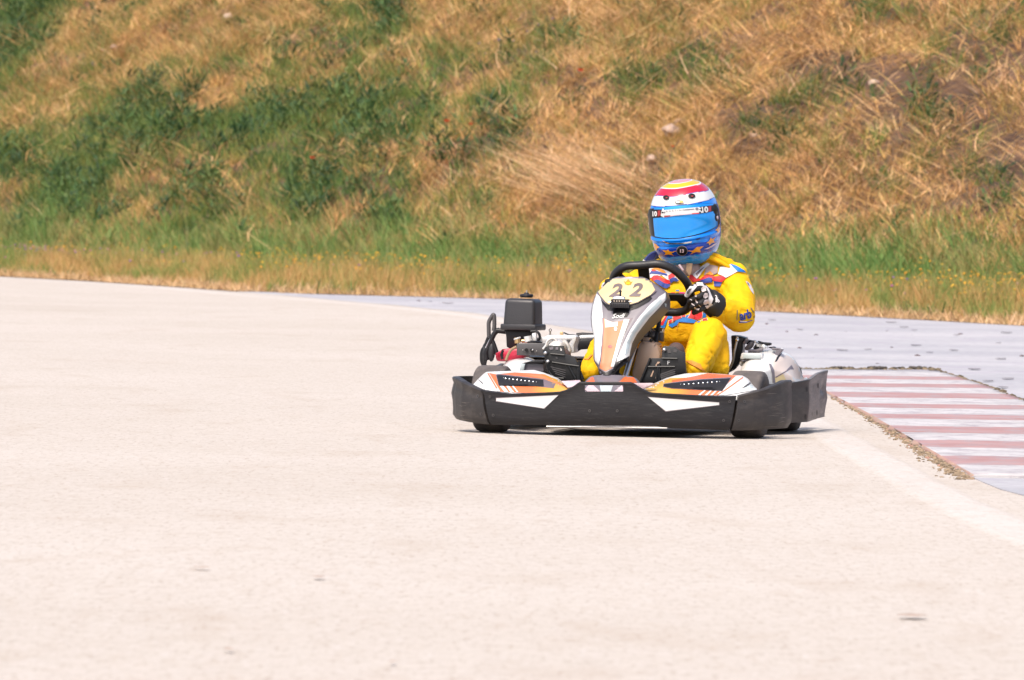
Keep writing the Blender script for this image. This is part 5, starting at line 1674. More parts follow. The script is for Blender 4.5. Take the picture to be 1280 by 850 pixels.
# ---- kerb with red and white blocks
def kerb_mat(name, c1, c2, wear, amt):
    m, nt, bs = new_mat(name); L = nt.links
    tc = nt.nodes.new('ShaderNodeTexCoord')
    n = nt.nodes.new('ShaderNodeTexNoise'); n.inputs['Scale'].default_value = 3; n.inputs['Detail'].default_value = 5
    L.new(tc.outputs['Object'], n.inputs['Vector'])
    r = nt.nodes.new('ShaderNodeValToRGB'); r.color_ramp.elements[0].position = .35; r.color_ramp.elements[1].position = .65
    r.color_ramp.elements[0].color = (*c1, 1); r.color_ramp.elements[1].color = (*c2, 1)
    L.new(n.outputs['Fac'], r.inputs['Fac'])
    n2 = nt.nodes.new('ShaderNodeTexNoise'); n2.inputs['Scale'].default_value = 7; n2.inputs['Detail'].default_value = 8; n2.inputs['Roughness'].default_value = .78
    mp = nt.nodes.new('ShaderNodeMapping'); mp.inputs['Scale'].default_value = (1, .5, 1)
    L.new(tc.outputs['Object'], mp.inputs['Vector']); L.new(mp.outputs[0], n2.inputs['Vector'])
    r2 = nt.nodes.new('ShaderNodeValToRGB'); r2.color_ramp.elements[0].position = .47; r2.color_ramp.elements[1].position = .62
    r2.color_ramp.elements[0].color = (0, 0, 0, 1); r2.color_ramp.elements[1].color = (amt, amt, amt, 1)
    L.new(n2.outputs['Fac'], r2.inputs['Fac'])
    mx = nt.nodes.new('ShaderNodeMix'); mx.data_type = 'RGBA'
    L.new(r2.outputs['Color'], mx.inputs['Factor']); L.new(r.outputs['Color'], mx.inputs['A']); mx.inputs['B'].default_value = (*wear, 1)
    L.new(mx.outputs['Result'], bs.inputs['Base Color']); bs.inputs['Roughness'].default_value = .8; bs.inputs['Specular IOR Level'].default_value = .2
    bp = nt.nodes.new('ShaderNodeBump'); bp.inputs['Strength'].default_value = .5; bp.inputs['Distance'].default_value = .01
    L.new(n2.outputs['Fac'], bp.inputs['Height']); L.new(bp.outputs['Normal'], bs.inputs['Normal'])
    return m
KW = kerb_mat('worn_white_kerb_paint', (.40, .385, .39), (.50, .48, .48), (.30, .27, .29), .95)
KR = kerb_mat('faded_red_kerb_paint', (.32, .18, .175), (.38, .235, .23), (.31, .26, .27), .95)
KS = kerb_mat('broken_red_kerb_edge', (.36, .20, .17), (.40, .26, .20), (.30, .24, .19), .9)
kl = [gnd(x, y) for x, y in ((985, 466), (1042, 498), (1085, 520), (1150, 559), (1216, 597))]      # track side
kr = [gnd(x, y) for x, y in ((1165, 462), (1226, 482), (1280, 503), (1400, 552), (1520, 604))]      # outer side
ys = [(1150 if False else y) for y in (466, 471.5, 474.5, 481, 484, 492.5, 496, 506.5, 509.5, 519.5, 524, 535.5, 542, 552.5, 560.5, 572.5, 582, 597)]
bands = [463.5, 471.3, 475.5, 480.7, 485.7, 492.3, 499, 506.5, 512, 519.8, 526, 535.0, 543.6, 553, 562.2, 573, 584.2, 598]   # alternately white / red limits at the middle of the kerb
bm = bmesh.new()
def kerb_pt(lst, y):
    px = lerp_list([(c, a) for a, c in lst], y); return px
KL = [(985, 463), (1042, 497.5), (1085, 520), (1150, 559), (1216, 598)]
KRr = [(1165, 463), (1226, 482), (1280, 503), (1400, 550), (1520, 598)]
me = bpy.data.meshes.new('kerb')
NB = 26
rng2 = random.Random(3)
grid = []
allY = []
matix = []
for i in range(len(bands) - 1):
    kseg = 3
    for k in range(kseg): allY.append(bands[i] + (bands[i + 1] - bands[i]) * k / kseg); matix.append(i % 2)
allY.append(bands[-1])
for y in allY:
    a = gnd(kerb_pt(KL, y), y); c = gnd(kerb_pt(KRr, y), y)
    r = []
    for k in range(NB + 1):
        t_ = (k / NB) ** 1.5
        p = a.lerp(c, t_)
        j = .05 * noise.noise(Vector((p.x * 9, p.y * .7, 0)))
        edge = min(t_, 1 - t_)
        hgt = (.004 if k == 0 else .012) + .002 * noise.noise(p * 3)
        r.append(Vector((p.x + (.05 * noise.noise(Vector((p.y * 3, 1, 0))) if k == 0 else 0), p.y + j * .8 - .45 * t_, hgt)))
    grid.append(r)
vv = [[bm.verts.new(p) for p in r] for r in grid]
for i in range(len(grid) - 1):
    for k in range(NB):
        f = bm.faces.new((vv[i][k], vv[i][k + 1], vv[i + 1][k + 1], vv[i + 1][k]))
        f.material_index = matix[i]; f.smooth = True
        if k == 0: f.material_index = 2
# skirts down to the ground
for side in (0, NB):
    lo = [bm.verts.new((r[side].co.x, r[side].co.y, -.01)) for r in vv]
    for i in range(len(vv) - 1):
        f = bm.faces.new((vv[i][side], vv[i + 1][side], lo[i + 1], lo[i])); f.material_index = 2
for row in (0, -1):
    lo = [bm.verts.new((v.co.x, v.co.y, -.01)) for v in vv[row]]
    for k in range(NB):
        f = bm.faces.new((vv[row][k], vv[row][k + 1], lo[k + 1], lo[k])); f.material_index = 0
bmesh.ops.recalc_face_normals(bm, faces=list(bm.faces))
bm.to_mesh(me); bm.free()
for m in (KW, KR, KS): me.materials.append(m)
kerb = bpy.data.objects.new('kerb', me); COL.objects.link(kerb); tag(kerb, 'worn red and white striped kerb beside the track', None, None, 'structure')

# ---- crumbled stones along the kerb edge (gravel) and scattered grit
STONE = attr_mat('stones', .9)
def scatter_stones(name, pts, sizes, cols, label):
    base = bmesh.new(); bmesh.ops.create_icosphere(base, subdivisions=1, radius=1)
    V0 = np.array([v.co[:] for v in base.verts]); F0 = np.array([[v.index for v in f.verts] for f in base.faces]); base.free()
    V, F, C = [], [], []
    for i, (p, s, c) in enumerate(zip(pts, sizes, cols)):
        a = rng.random() * 6.28; ca, sa = math.cos(a), math.sin(a)
        v = V0 * (1 + .35 * (rng.random(V0.shape) - .5)) * np.array([s, s * (.6 + .5 * rng.random()), s * .5])
        v = np.stack([v[:, 0] * ca - v[:, 1] * sa, v[:, 0] * sa + v[:, 1] * ca, v[:, 2]], 1) + np.array([p[0], p[1], p[2] + s * .15])
        V.append(v); F.append(F0 + i * len(V0)); C.append(np.tile(np.array([*c, 1.0]), (len(V0), 1)))
    return raw_mesh(name, np.concatenate(V), np.concatenate(F), np.concatenate(C), STONE, label)
def raw_mesh(name, V, F, C, m, label=None, kind='stuff', smooth=False):
    me = bpy.data.meshes.new(name)
    nv, nf, k = len(V), len(F), F.shape[1]
    me.vertices.add(nv); me.vertices.foreach_set('co', V.astype(np.float32).ravel())
    me.loops.add(nf * k); me.loops.foreach_set('vertex_index', F.astype(np.int32).ravel())
    me.polygons.add(nf); me.polygons.foreach_set('loop_start', np.arange(0, nf * k, k, dtype=np.int32))
    try: me.polygons.foreach_set('loop_total', np.full(nf, k, dtype=np.int32))
    except Exception: pass
    if C is not None:
        at_ = me.color_attributes.new('Col', 'FLOAT_COLOR', 'POINT'); at_.data.foreach_set('color', C.astype(np.float32).ravel())
    me.update(calc_edges=True)
    me.polygons.foreach_set('use_smooth', np.full(nf, smooth, dtype=bool))
    me.materials.append(m)
    o = bpy.data.objects.new(name, me); COL.objects.link(o); tag(o, label, None, None, kind)
    return o
pts, sz, cl = [], [], []
for i in range(2000):
    t_ = rng.random()
    y = 497 + (600 - 497) * t_ ** .9
    x = lerp_list([(b_, a_) for a_, b_ in KL], y)
    spread = rng.normal(0, 1)
    p = gnd(x - abs(rng.normal(0, 7)) * (.4 + t_ * 1.6) + 2, y)
    s = .003 + .008 * rng.random() ** 2
    pts.append(p); sz.append(s)
    g_ = .4 + .9 * rng.random(); cl.append((.26 * g_, .19 * g_, .12 * g_) if rng.random() > .05 else (.36, .20, .15))
for i in range(900):
    t_ = rng.random()
    if t_ < .35: x = 985 + 190 * rng.random(); y = 462.5 + rng.normal(0, .25)
    else:
        y = 463 + 45 * rng.random(); x = lerp_list([(b_, a_) for a_, b_ in KRr], y) + rng.normal(0, 2.2)
    p = gnd(x, y); s = .006 + .02 * rng.random() ** 2
    pts.append(p); sz.append(s); g_ = .3 + .7 * rng.random(); cl.append((.20 * g_, .15 * g_, .09 * g_))
scatter_stones('gravel', pts, sz, cl, 'brown crumbled gravel along the kerb edges')
# dark crumbs of rubber, leaves and clumps on the run-off
pts, sz, cl = [], [], []
for i in range(110):
    x = 500 + 900 * rng.random(); y = 372 + 90 * rng.random()
    if y < 374 + (x - 640) * .053 + 5: continue
    if 800 < y: continue
    yl = lerp_list([(353, 370), (451, 379), (539, 387), (629, 397), (735, 413), (985, 463), (1165, 462), (1280, 503)], x)
    if y > yl - 2: continue
    p = gnd(x, y); s = .006 + .018 * rng.random() ** 3
    pts.append(p); sz.append(s); g_ = rng.random(); cl.append((.07 + .1 * g_, .05 + .08 * g_, .05 + .08 * g_))
for i in range(70):
    x = rng.choice([1042, 1046, 1050, 1062, 1090, 1095, 1100, 1104, 1120, 1140, 1143, 1148, 1150, 1160]) + rng.normal(0, 2.5); p = gnd(x, 462.2 + rng.normal(0, .2)); pts.append(p + Vector((0, 0, .01))); sz.append(.013 + .008 * rng.random()); cl.append((.06, .05, .04))
scatter_stones('debris', pts, sz, cl, 'dark rubber crumbs and bits strewn on the run-off')

# dark torn patches / leaves on the asphalt: each its own little thing
LEAF = mat('dry_curled_leaf', (.36, .25, .19), .8, var=.3)
DARK = mat('dark_rubber_scrap', (.21, .19, .20), .85, var=.3)
def scrap(px, py, L, W, m, label, ang=0.0, cat='leaf', name='dry_leaf', grp=None):
    p = gnd(px, py)
    b = B(m)
    n = 7
    rows = []
    for i in range(n + 1):
        u = i / n * 2 - 1
        wd = W * (1 - abs(u) ** 2.2) * (1 + .3 * noise.noise(Vector((px, u * 3, 0)))) + .002
        r = []
        for k in range(5):
            v = k / 4 * 2 - 1
            r.append(Vector((u * L, v * wd, .003 + .004 * abs(u) * abs(noise.noise(Vector((u * 2, px, 1)))) + .03 * W * v * v)))
        rows.append(r)
    b.loft(rows, m, closed_u=False)
    o = b.build(name); o.location = (p.x, p.y, 0.006); o.rotation_euler = (0, 0, ang)
    tag(o, label, cat, grp)
scrap(1140, 774, .036, .04, LEAF, 'brown dry leaf lying low on the pale track, right foreground')
scrap(398, 725, .016, .03, LEAF, 'small dark leaf scrap on the track, between two fainter marks')
scrap(252, 713, .022, .02, LEAF, 'thin pale leaf scrap left of the small dark one', .1)
scrap(286, 816, .010, .02, LEAF, 'tiny dark leaf scrap at the bottom left of the track')
scrap(490, 832, .008, .02, LEAF, 'tiny leaf speck near the bottom edge of the frame')
G_ = 'dark scraps on the run-off'
for x, y, L in ((1130, 410, .10), (1143, 414, .06), (1145, 433, .10), (1196, 420, .07), (1114, 404, .12), (1248, 430, .05), (1251, 450, .09), (1218, 463, .10), (1235, 478, .08), (1254, 486, .07), (1260, 475, .09), (1162, 442, .06), (1258, 417, .12), (1053, 439, .10), (1085, 438, .07), (965, 401, .09), (1000, 413, .07), (560, 380, .14), (537, 378, .06), (1192, 439, .08)):
    scrap(x, y, L * .38, L * .7 + .03, DARK, 'dark thin scrap of torn rubber lying on the lilac-grey run-off', rnd.uniform(-.3, .3), 'rubber scrap', 'rubber_scrap', G_)

# ------------------------------------------------------------------ embankment
bm = bmesh.new()
U0, U1, DU = -42.0, ELEN + 22.0, .28
us = np.arange(U0, U1, DU)
ss = np.concatenate([np.array([0.0]), np.arange(.35, 14, .22), np.arange(14, 44, 1.5)])
nv = []
for s in ss:
    for u in us:
        so = s + edge_off(u) * (1 - sstep(.5, 3, s)) if s < 3 else s
        nv.append(US(u, so, height(u, s) + (.01 if s > 0 else .009)))
V = np.array([v[:] for v in nv]); nu = len(us)
idx = np.arange(len(V)).reshape(len(ss), nu)
F = np.stack([idx[:-1, :-1].ravel(), idx[:-1, 1:].ravel(), idx[1:, 1:].ravel(), idx[1:, :-1].ravel()], 1)
bank = raw_mesh('embankment', V, F, None, M['soil'], 'steep earth bank behind the track, covered in dry and green grass', 'structure', True)
bank.data.materials.append(M['verge'])
mi = np.zeros(len(F), dtype=np.int32); mi[: (nu - 1) * 8] = 1
bank.data.polygons.foreach_set('material_index', mi)

# vegetation masks : (pixel x, pixel y, rx, ry, weight) located on the bank by where the photograph shows them
def hill_hit(px, py):
    d = ray(px, py)
    best = None
    t0 = 40.0
    for i in range(900):
        t_ = 45 + i * .12
        p = EYE + d * t_
        w = p - EDGE_L
        u, s = w.dot(u_), w.dot(n_)
        if s > 0 and p.z < height(u, s): return u, s
    return None
def patches(lst):
    out = []
    for x, y, rx, ry, w in lst:
        h = hill_hit(x, y)
        if not h: continue
        h2 = hill_hit(x + rx, y); h3 = hill_hit(x, y - ry)
        X = lambda q: .41 * (q[0] + 2.25 * q[1])       # metres across
        ru = abs(X(h2) - X(h)) if h2 else .6
        rs = abs(h3[1] - h[1]) if h3 else .7
        out.append((X(h), h[1], max(.12, ru), max(.12, rs), w, 0))
    return out
green_p = patches([(170, 170, 85, 55, .9), (60, 215, 90, 40, .6), (330, 190, 140, 70, .7), (480, 160, 90, 50, .7), (600, 180, 60, 60, .7), (540, 90, 90, 40, .45), (100, 250, 120, 30, .7), (420, 250, 160, 30, .7), (600, 240, 60, 30, .8), (20, 30, 60, 50, .9), (490, 35, 35, 25, .8),
                   (800, 108, 55, 25, .8), (870, 105, 30, 30, .6), (690, 60, 60, 30, .4), (1015, 140, 35, 40, .7), (1160, 165, 45, 35, .5), (1110, 15, 60, 25, .5), (1210, 95, 50, 35, .4), (1265, 30, 30, 40, .5), (250, 110, 60, 30, .35), (400, 90, 60, 40, .35), (645, 20, 40, 20, .4), (770, 40, 60, 30, .3), (660, 130, 70, 50, .4), (870, 40, 60, 30, .3)])
dark_p = patches([(175, 170, 50, 45, 1), (490, 35, 25, 20, 1), (615, 195, 35, 30, 1), (20, 30, 40, 30, .8), (130, 250, 60, 25, .7), (470, 165, 50, 25, .7), (1165, 172, 22, 16, 1), (410, 245, 40, 25, .6), (800, 115, 25, 15, .6), (20, 222, 40, 20, .9), (380, 160, 40, 25, .6), (1195, 155, 14, 12, .9), (1205, 145, 10, 10, .8), (250, 265, 60, 20, .7), (560, 200, 40, 20, .6)])
straw_p = patches([(740, 240, 90, 40, 1), (850, 170, 120, 60, .8), (1000, 200, 120, 60, .9), (1150, 230, 120, 40, .8), (1050, 80, 160, 50, .7), (130, 60, 90, 50, .8), (300, 50, 120, 50, .8), (600, 50, 60, 40, .6), (60, 150, 60, 30, .6), (210, 220, 40, 20, .8), (420, 200, 30, 25, .7), (520, 240, 50, 20, .9), (330, 100, 60, 30, .6), (760, 20, 100, 30, .6)])
bare_p = patches([(1240, 210, 60, 40, 1), (1120, 100, 70, 30, .8), (1040, 90, 50, 20, .7), (930, 150, 40, 30, .6), (400, 60, 40, 20, .6), (1230, 60, 60, 30, .6), (860, 100, 40, 20, .5)])
def fieldv(pl, u, s):
    v = np.zeros_like(u)
    for cu, cs, ru, rs, w, sk in pl:
        du = (.41 * (u + 2.25 * s) - cu) / ru; ds = (s - cs) / rs
        v = np.maximum(v, w * np.exp(-(du * du + ds * ds) * .9))
    return v
def vnoise(u, s, sc, seed):
    """cheap smooth value noise, numpy"""
    x, y = .41 * (u + 2.25 * s) * sc * 1.6 + seed * 17.3, s * sc * 1.3 + seed * 5.1
    xi, yi = np.floor(x).astype(int), np.floor(y).astype(int); xf, yf = x - xi, y - yi
    def h(a, b_): return ((np.sin(a * 127.1 + b_ * 311.7 + seed * 74.7) * 43758.5453) % 1.0)
    xf, yf = xf * xf * (3 - 2 * xf), yf * yf * (3 - 2 * yf)
    return (h(xi, yi) * (1 - xf) + h(xi + 1, yi) * xf) * (1 - yf) + (h(xi, yi + 1) * (1 - xf) + h(xi + 1, yi + 1) * xf) * yf

Hgrid_u = np.arange(U0, U1, .2); Hgrid_s = np.arange(0, 16, .2)
HG = np.array([[height(u, s) for u in Hgrid_u] for s in Hgrid_s])
EO = np.array([edge_off(u) for u in Hgrid_u])
def hts(u, s):
    a = np.clip((u - U0) / .2, 0, len(Hgrid_u) - 2); c = np.clip(s / .2, 0, len(Hgrid_s) - 2)
    ai, ci = a.astype(int), c.astype(int); af, cf = a - ai, c - ci
    return (HG[ci, ai] * (1 - af) + HG[ci, ai + 1] * af) * (1 - cf) + (HG[ci + 1, ai] * (1 - af) + HG[ci + 1, ai + 1] * af) * cf
def eoff(u, s):
    a = np.clip((u - U0) / .2, 0, len(Hgrid_u) - 1).astype(int)
    k = np.clip((s - .5) / 2.5, 0, 1); k = k * k * (3 - 2 * k)
    return EO[a] * (1 - k)
E0, UU, NN = np.array(EDGE_L[:]), np.array(u_[:]), np.array(n_[:])
def world(u, s):
    so = s + eoff(u, s)
    p = E0[None] + u[:, None] * UU[None] + so[:, None] * NN[None]
    p[:, 2] = hts(u, s) + .008
    return p

def blades(name, u, s, length, width, lean, direc, cols, m, label, segs=3, curl=.5, tip=.15, z0=None, droop=0.0, kind='stuff'):
    """one curved tapering strip per blade; lean = radians from vertical, direc = heading"""
    n = len(u)
    base = world(u, s)
    if z0 is not None: base[:, 2] += z0
    V = np.zeros((n, (segs + 1) * 2, 3)); pos = base.copy()
    hd = direc; ln = lean.copy()
    fa = rng.random(n) * math.pi      # facing of the flat side
    side0 = np.stack([np.cos(fa), np.sin(fa) * .4, np.zeros(n)], 1)
    for k in range(segs + 1):
        w = width * (1 - (1 - tip) * k / segs)
        V[:, 2 * k] = pos - side0 * w[:, None] / 2; V[:, 2 * k + 1] = pos + side0 * w[:, None] / 2
        dv = np.stack([np.sin(ln) * np.cos(hd), np.sin(ln) * np.sin(hd), np.cos(ln)], 1)
        pos = pos + dv * (length / segs)[:, None]
        ln = ln + curl * (rng.random(n) - .15) * .8
        hd = hd + (rng.random(n) - .5) * .5
    f = []
    for k in range(segs): f.append([2 * k, 2 * k + 1, 2 * k + 3, 2 * k + 2])
    f = np.array(f)
    F = (f[None] + (np.arange(n) * (segs + 1) * 2)[:, None, None]).reshape(-1, 4)
    C = np.repeat(np.concatenate([cols, np.ones((n, 1))], 1)[:, None, :], (segs + 1) * 2, 1).reshape(-1, 4)
    return raw_mesh(name, V.reshape(-1, 3), F, C, m, label, kind)
def pick(n, pal, var=.18):
    pal = np.array(pal); c = pal[rng.integers(0, len(pal), n)]
    return np.clip(c * (1 + var * (rng.random((n, 1)) - .5) * 2) * (1 + .08 * (rng.random((n, 3)) - .5)), 0, 1)
G_MAT = attr_mat('grass_blades', .6, spec=.3, trans=.35)
S_MAT = attr_mat('straw_blades', .75, spec=.2, trans=.25)
UA, UB = -7.0, ELEN + 6.0
def rnd_us(n, s0, s1, ua=UA, ub=UB):
    s = s0 + (s1 - s0) * rng.random(n)
    return ua + (ub - ua) * rng.random(n) - 2.25 * s, s
TOPS = 11.5
GREEN = [(.07, .11, .03), (.09, .14, .04), (.055, .095, .035), (.12, .16, .05)]
DARKG = [(.024, .055, .022), (.036, .078, .030), (.050, .095, .034), (.07, .12, .04)]
STRAW = [(.64, .37, .15), (.78, .50, .25), (.46, .24, .09), (.64, .40, .14), (.28, .15, .065)]
OLIVE = [(.36, .32, .08), (.50, .37, .12), (.24, .25, .06), (.42, .29, .08)]
# 1. tufts: blades fanning out from shared roots; kind and tone belong to the tuft
def tufts(name, cu, cs, per, rad, lo, hi, wid, lean_lo, lean_hi, pal, m, label, segs=3, tip=.15, tvar=.45, z=0.0, hmul=None):
    nt_ = len(cu)
    th = (.6 + .8 * rng.random(nt_)) * (1 if hmul is None else hmul)
    tone = 1 + tvar * (rng.random(nt_) - .5) * 2
    hue = np.array(pal)[rng.integers(0, len(pal), nt_)]
    a = rng.random(nt_ * per) * 6.28; r = np.sqrt(rng.random(nt_ * per)) * rad
    u = np.repeat(cu, per) + np.cos(a) * r * 1.6; s = np.clip(np.repeat(cs, per) + np.sin(a) * r, .02, TOPS + 1)
    n = len(u)
    lean = lean_lo + (lean_hi - lean_lo) * (r / rad) * (.4 + .6 * rng.random(n))
    head = np.arctan2(u_.y * np.cos(a) + n_.y * np.sin(a), u_.x * np.cos(a) + n_.x * np.sin(a)) + rng.normal(0, .5, n)
    c = np.repeat(hue * tone[:, None], per, 0) * (1 + .22 * (rng.random((n, 1)) - .5) * 2)
    L_ = (lo + (hi - lo) * rng.random(n)) * np.repeat(th, per)
    blades(name, u, s, L_, wid * (.6 + .8 * rng.random(n)), lean, head, np.clip(c, 0, 1), m, label, segs=segs, tip=tip, z0=(z * rng.random(n) * np.repeat(th, per)) if z else None, curl=.35)
XL_, XR_ = [.41 * (h_[0] + 2.25 * h_[1]) for h_ in (hill_hit(60, 200), hill_hit(1220, 200))]
def across(u, s): return np.clip((.41 * (u + 2.25 * s) - XL_) / (XR_ - XL_), 0, 1)
def greenness(u, s):
    x_ = across(u, s); bias = .02 - .24 * np.clip((x_ - .42) / .25, 0, 1)
    return bias * (s < 8.5) + fieldv(green_p, u, s) * .75 + .55 * (vnoise(u, s, 1.0, 1) - .5) + .55 * (vnoise(u, s, 2.6, 2) - .5) + .70 * (vnoise(u, s, 6.0, 3) - .5) + .17
def bareness(u, s):
    return 1.2 * fieldv(bare_p, u, s) + .26 * np.clip((across(u, s) - .5) / .2, 0, 1) + .5 * (vnoise(u, s, 1.3, 3) - .5) + .4 * (vnoise(u, s, 3.5, 4) - .5)
N_ = 30000
cu, cs = rnd_us(N_, 2.0, TOPS)
g = greenness(cu, cs); bare = bareness(cu, cs)
dry = (rng.random(N_) > np.clip(bare * 1.6, 0, .97)) & (g + .25 * (rng.random(N_) - .5) < .36)
tufts('dry_grass', cu[dry], cs[dry], 16, .085, .10, .26, .010, .25, 1.25, [*STRAW, *STRAW, *OLIVE, (.70, .40, .19), (.60, .33, .16)], S_MAT, 'dry golden and olive grass tufts covering the bank', tvar=.4)
N_ = 26000
cu, cs = rnd_us(N_, 2.0, TOPS)
g = greenness(cu, cs) + .25 * (rng.random(N_) - .5)
k = g > .33; cu, cs, g = cu[k], cs[k], g[k]
tufts('green_grass', cu, cs, 14, .08, .12, .30, .011, .1, 1.0, [(.09, .18, .035), (.07, .15, .04), (.14, .22, .045), (.22, .25, .06), (.055, .12, .04), (.30, .28, .07)], G_MAT, 'green grass growing in patches on the bank', tvar=.35)
# leafy weeds: short broad leaves at all heights of the plant
N_ = 9000
cu, cs = rnd_us(N_, 2.0, TOPS)
g = fieldv(dark_p, cu, cs) * .8 + .35 * greenness(cu, cs) + .6 * (vnoise(cu, cs, 1.8, 11) - .5) + .5 * (vnoise(cu, cs, 4.5, 13) - .5) + .25 * (rng.random(N_) - .5)
k = g > .42; cu, cs = cu[k], cs[k]
tufts('weeds', cu, cs, 26, .12, .045, .12, .030, .2, 1.7, [(.045, .095, .032), (.065, .12, .037), (.035, .075, .03), (.11, .16, .045)], G_MAT, 'dark green leafy weeds on the bank', segs=2, tip=.45, z=.24, tvar=.4)
# 4. long fallen straw, bundled in sheaves that share a direction
def straw_sheaves(nsheaf, per, s0, s1, mask, lo, hi, wid, label, name, ua=UA, ub=UB, lean0=1.0):
    cu, cs = rnd_us(nsheaf, s0, s1, ua, ub)
    m_ = mask(cu, cs); k = rng.random(nsheaf) < np.clip(m_, 0, 1)
    cu, cs = cu[k], cs[k]; ns = len(cu)
    dr = rng.random(ns) * 6.28
    u = np.repeat(cu, per) + rng.normal(0, .17, ns * per); s = np.repeat(cs, per) + rng.normal(0, .12, ns * per)
    d = np.repeat(dr, per) + rng.normal(0, 1, ns * per) * np.repeat(rng.choice([.18, .35, 1.0], ns), per)
    n = len(u)
    tone = np.repeat(rng.random(ns), per)
    c = pick(n, STRAW) * (.55 + .75 * tone)[:, None]
    s = np.clip(s, .05, TOPS + 1)
    blades(name, u, s, lo + (hi - lo) * rng.random(n), wid * (.6 + .8 * rng.random(n)), lean0 + .45 * rng.random(n), d, np.clip(c, 0, 1), S_MAT, label, segs=5, curl=.26, z0=.02 + .22 * rng.random(n), tip=.3)
mk = lambda u, s: fieldv(straw_p, u, s) + .25 * (vnoise(u, s, 1.2, 21) - .3) + .35 * np.clip((u + 2.25 * s - 12) / 12, 0, 1) * (s > 3.2)
straw_sheaves(6000, 14, 2.6, TOPS, mk, .25, .85, .0105, 'long fallen straw tangled over the bank', 'straw')
# a pale heap of fallen straw left of the helmet, and loose long strands over the right half
h_ = hill_hit(750, 256)
n = 850
u = h_[0] + rng.normal(0, .9, n); s = h_[1] + rng.normal(0, .22, n); u -= 2.25 * (s - h_[1])
blades('straw_heap', u, np.clip(s, 2.2, TOPS), .4 + .9 * rng.random(n), .008 + .006 * rng.random(n), 1.05 + .45 * rng.random(n), math.pi + rng.normal(0, .9, n), pick(n, [(.72, .46, .25), (.60, .36, .18), (.82, .58, .36)], .35), S_MAT, 'pale heap of fallen straw at the foot of the bank left of the driver', segs=5, curl=.12, z0=.05 + .25 * rng.random(n), tip=.3)
n = 3600
u, s = rnd_us(n, 3.0, TOPS); k = (across(u, s) > .5) & (vnoise(u, s, 1.1, 81) > .38); u, s = u[k], s[k]; n = len(u)
blades('loose_straw', u, s, .3 + .65 * rng.random(n), .008 + .006 * rng.random(n), .9 + .6 * rng.random(n), rng.random(n) * 6.28, pick(n, [(.76, .50, .30), (.66, .41, .22), (.52, .31, .15)]), S_MAT, 'long pale strands lying across the right half of the bank', segs=5, curl=.30, z0=.12 + .2 * rng.random(n), tip=.3)
# 5. verge: low dry fringe against the asphalt
n = 34000
u, s = rnd_us(n, -.10, .45); k = s > .10 * (vnoise(u, s * 0, 3.0, 71) - .9) + .16 * (vnoise(u, s * 0, 9.0, 72) - .62); k &= rng.random(n) < (.35 + .65 * vnoise(u, s, 4, 73)); u, s = u[k], s[k]; n = len(u)
blades('dry_fringe_grass', u, s, (.03 + .12 * rng.random(n)) * (.4 + 1.0 * vnoise(u, s, 5, 74)), .008 + .010 * rng.random(n), .3 + 1.0 * rng.random(n), rng.random(n) * 6.28, pick(n, [(.52, .34, .18), (.62, .42, .24), (.42, .27, .12)]), S_MAT, 'sun-dried straw fringe at the edge of the asphalt')
# 6. verge weeds: ochre stems with green feet
n = 120000
u, s = rnd_us(n, .25, 2.3)
k = rng.random(n) < np.clip(.35 + s * .6, 0, 1) * np.clip(.25 + 1.3 * vnoise(u, s, 3.2, 32), 0, 1); u, s = u[k], s[k]; n = len(u)
t_ = .6 * vnoise(u, s, 2.2, 31) + .4 * vnoise(u, s, 7, 34)
c = np.where((t_ > .44)[:, None], pick(n, [(.50, .33, .12), (.40, .28, .10), (.58, .38, .17), (.30, .24, .08), (.46, .24, .09)]), pick(n, [(.14, .22, .06), (.28, .28, .08), (.19, .24, .06)]))
blades('verge_weeds', u, s, (.10 + .30 * np.clip(s, .2, 1) * rng.random(n) ** .7) * (.55 + .8 * vnoise(u, s, 4.5, 33)), .005 + .007 * rng.random(n), .1 + .5 * rng.random(n), rng.random(n) * 6.28, c, S_MAT, 'ochre and green wild plants on the verge')
# 7. green clumps low in the verge, stronger at the far left
vg = patches([(40, 336, 70, 12, 1), (150, 338, 40, 6, .9), (420, 345, 30, 8, .9), (540, 345, 40, 8, .8), (590, 350, 40, 8, .6), (1180, 385, 60, 14, .9), (1030, 375, 60, 10, .5), (1250, 388, 40, 14, .9)])
n = 60000
u, s = rnd_us(n, .15, 1.6)
k = rng.random(n) < np.clip(fieldv(vg, u, s) + .3 * (vnoise(u, s, 1.9, 41) - .6), 0, 1); u, s = u[k], s[k]; n = len(u)
blades('green_clumps_grass', u, s, .10 + .15 * rng.random(n), .012 + .012 * rng.random(n), .2 + .9 * rng.random(n), rng.random(n) * 6.28, pick(n, [(.08, .15, .04), (.12, .19, .055), (.05, .11, .03)]), G_MAT, 'small green leafy clumps in the verge', tip=.4)
# 8. tall green band at the foot of the bank
n = 125000
u, s = rnd_us(n, 1.7, 3.7)
k = rng.random(n) < np.exp(-((s - 2.5 - .35 * (vnoise(u, s, .5, 51) - .5)) / .62) ** 2); u, s = u[k], s[k]; n = len(u)
t_ = .55 * vnoise(u, s, 1.8, 52) + .45 * vnoise(u, s, 6, 54)
c = np.where((t_ > .6)[:, None], pick(n, [(.26, .27, .08), (.34, .30, .11)]), pick(n, [(.13, .25, .06), (.17, .30, .07), (.10, .20, .05), (.24, .33, .09)]))
blades('tall_green_grass', u, s, (.16 + .27 * rng.random(n)) * (.55 + .8 * vnoise(u, s, 4, 53)), .008 + .010 * rng.random(n), .05 + 1.0 * rng.random(n), rng.random(n) * 6.28, c, G_MAT, 'band of taller green grass at the foot of the bank', segs=4)
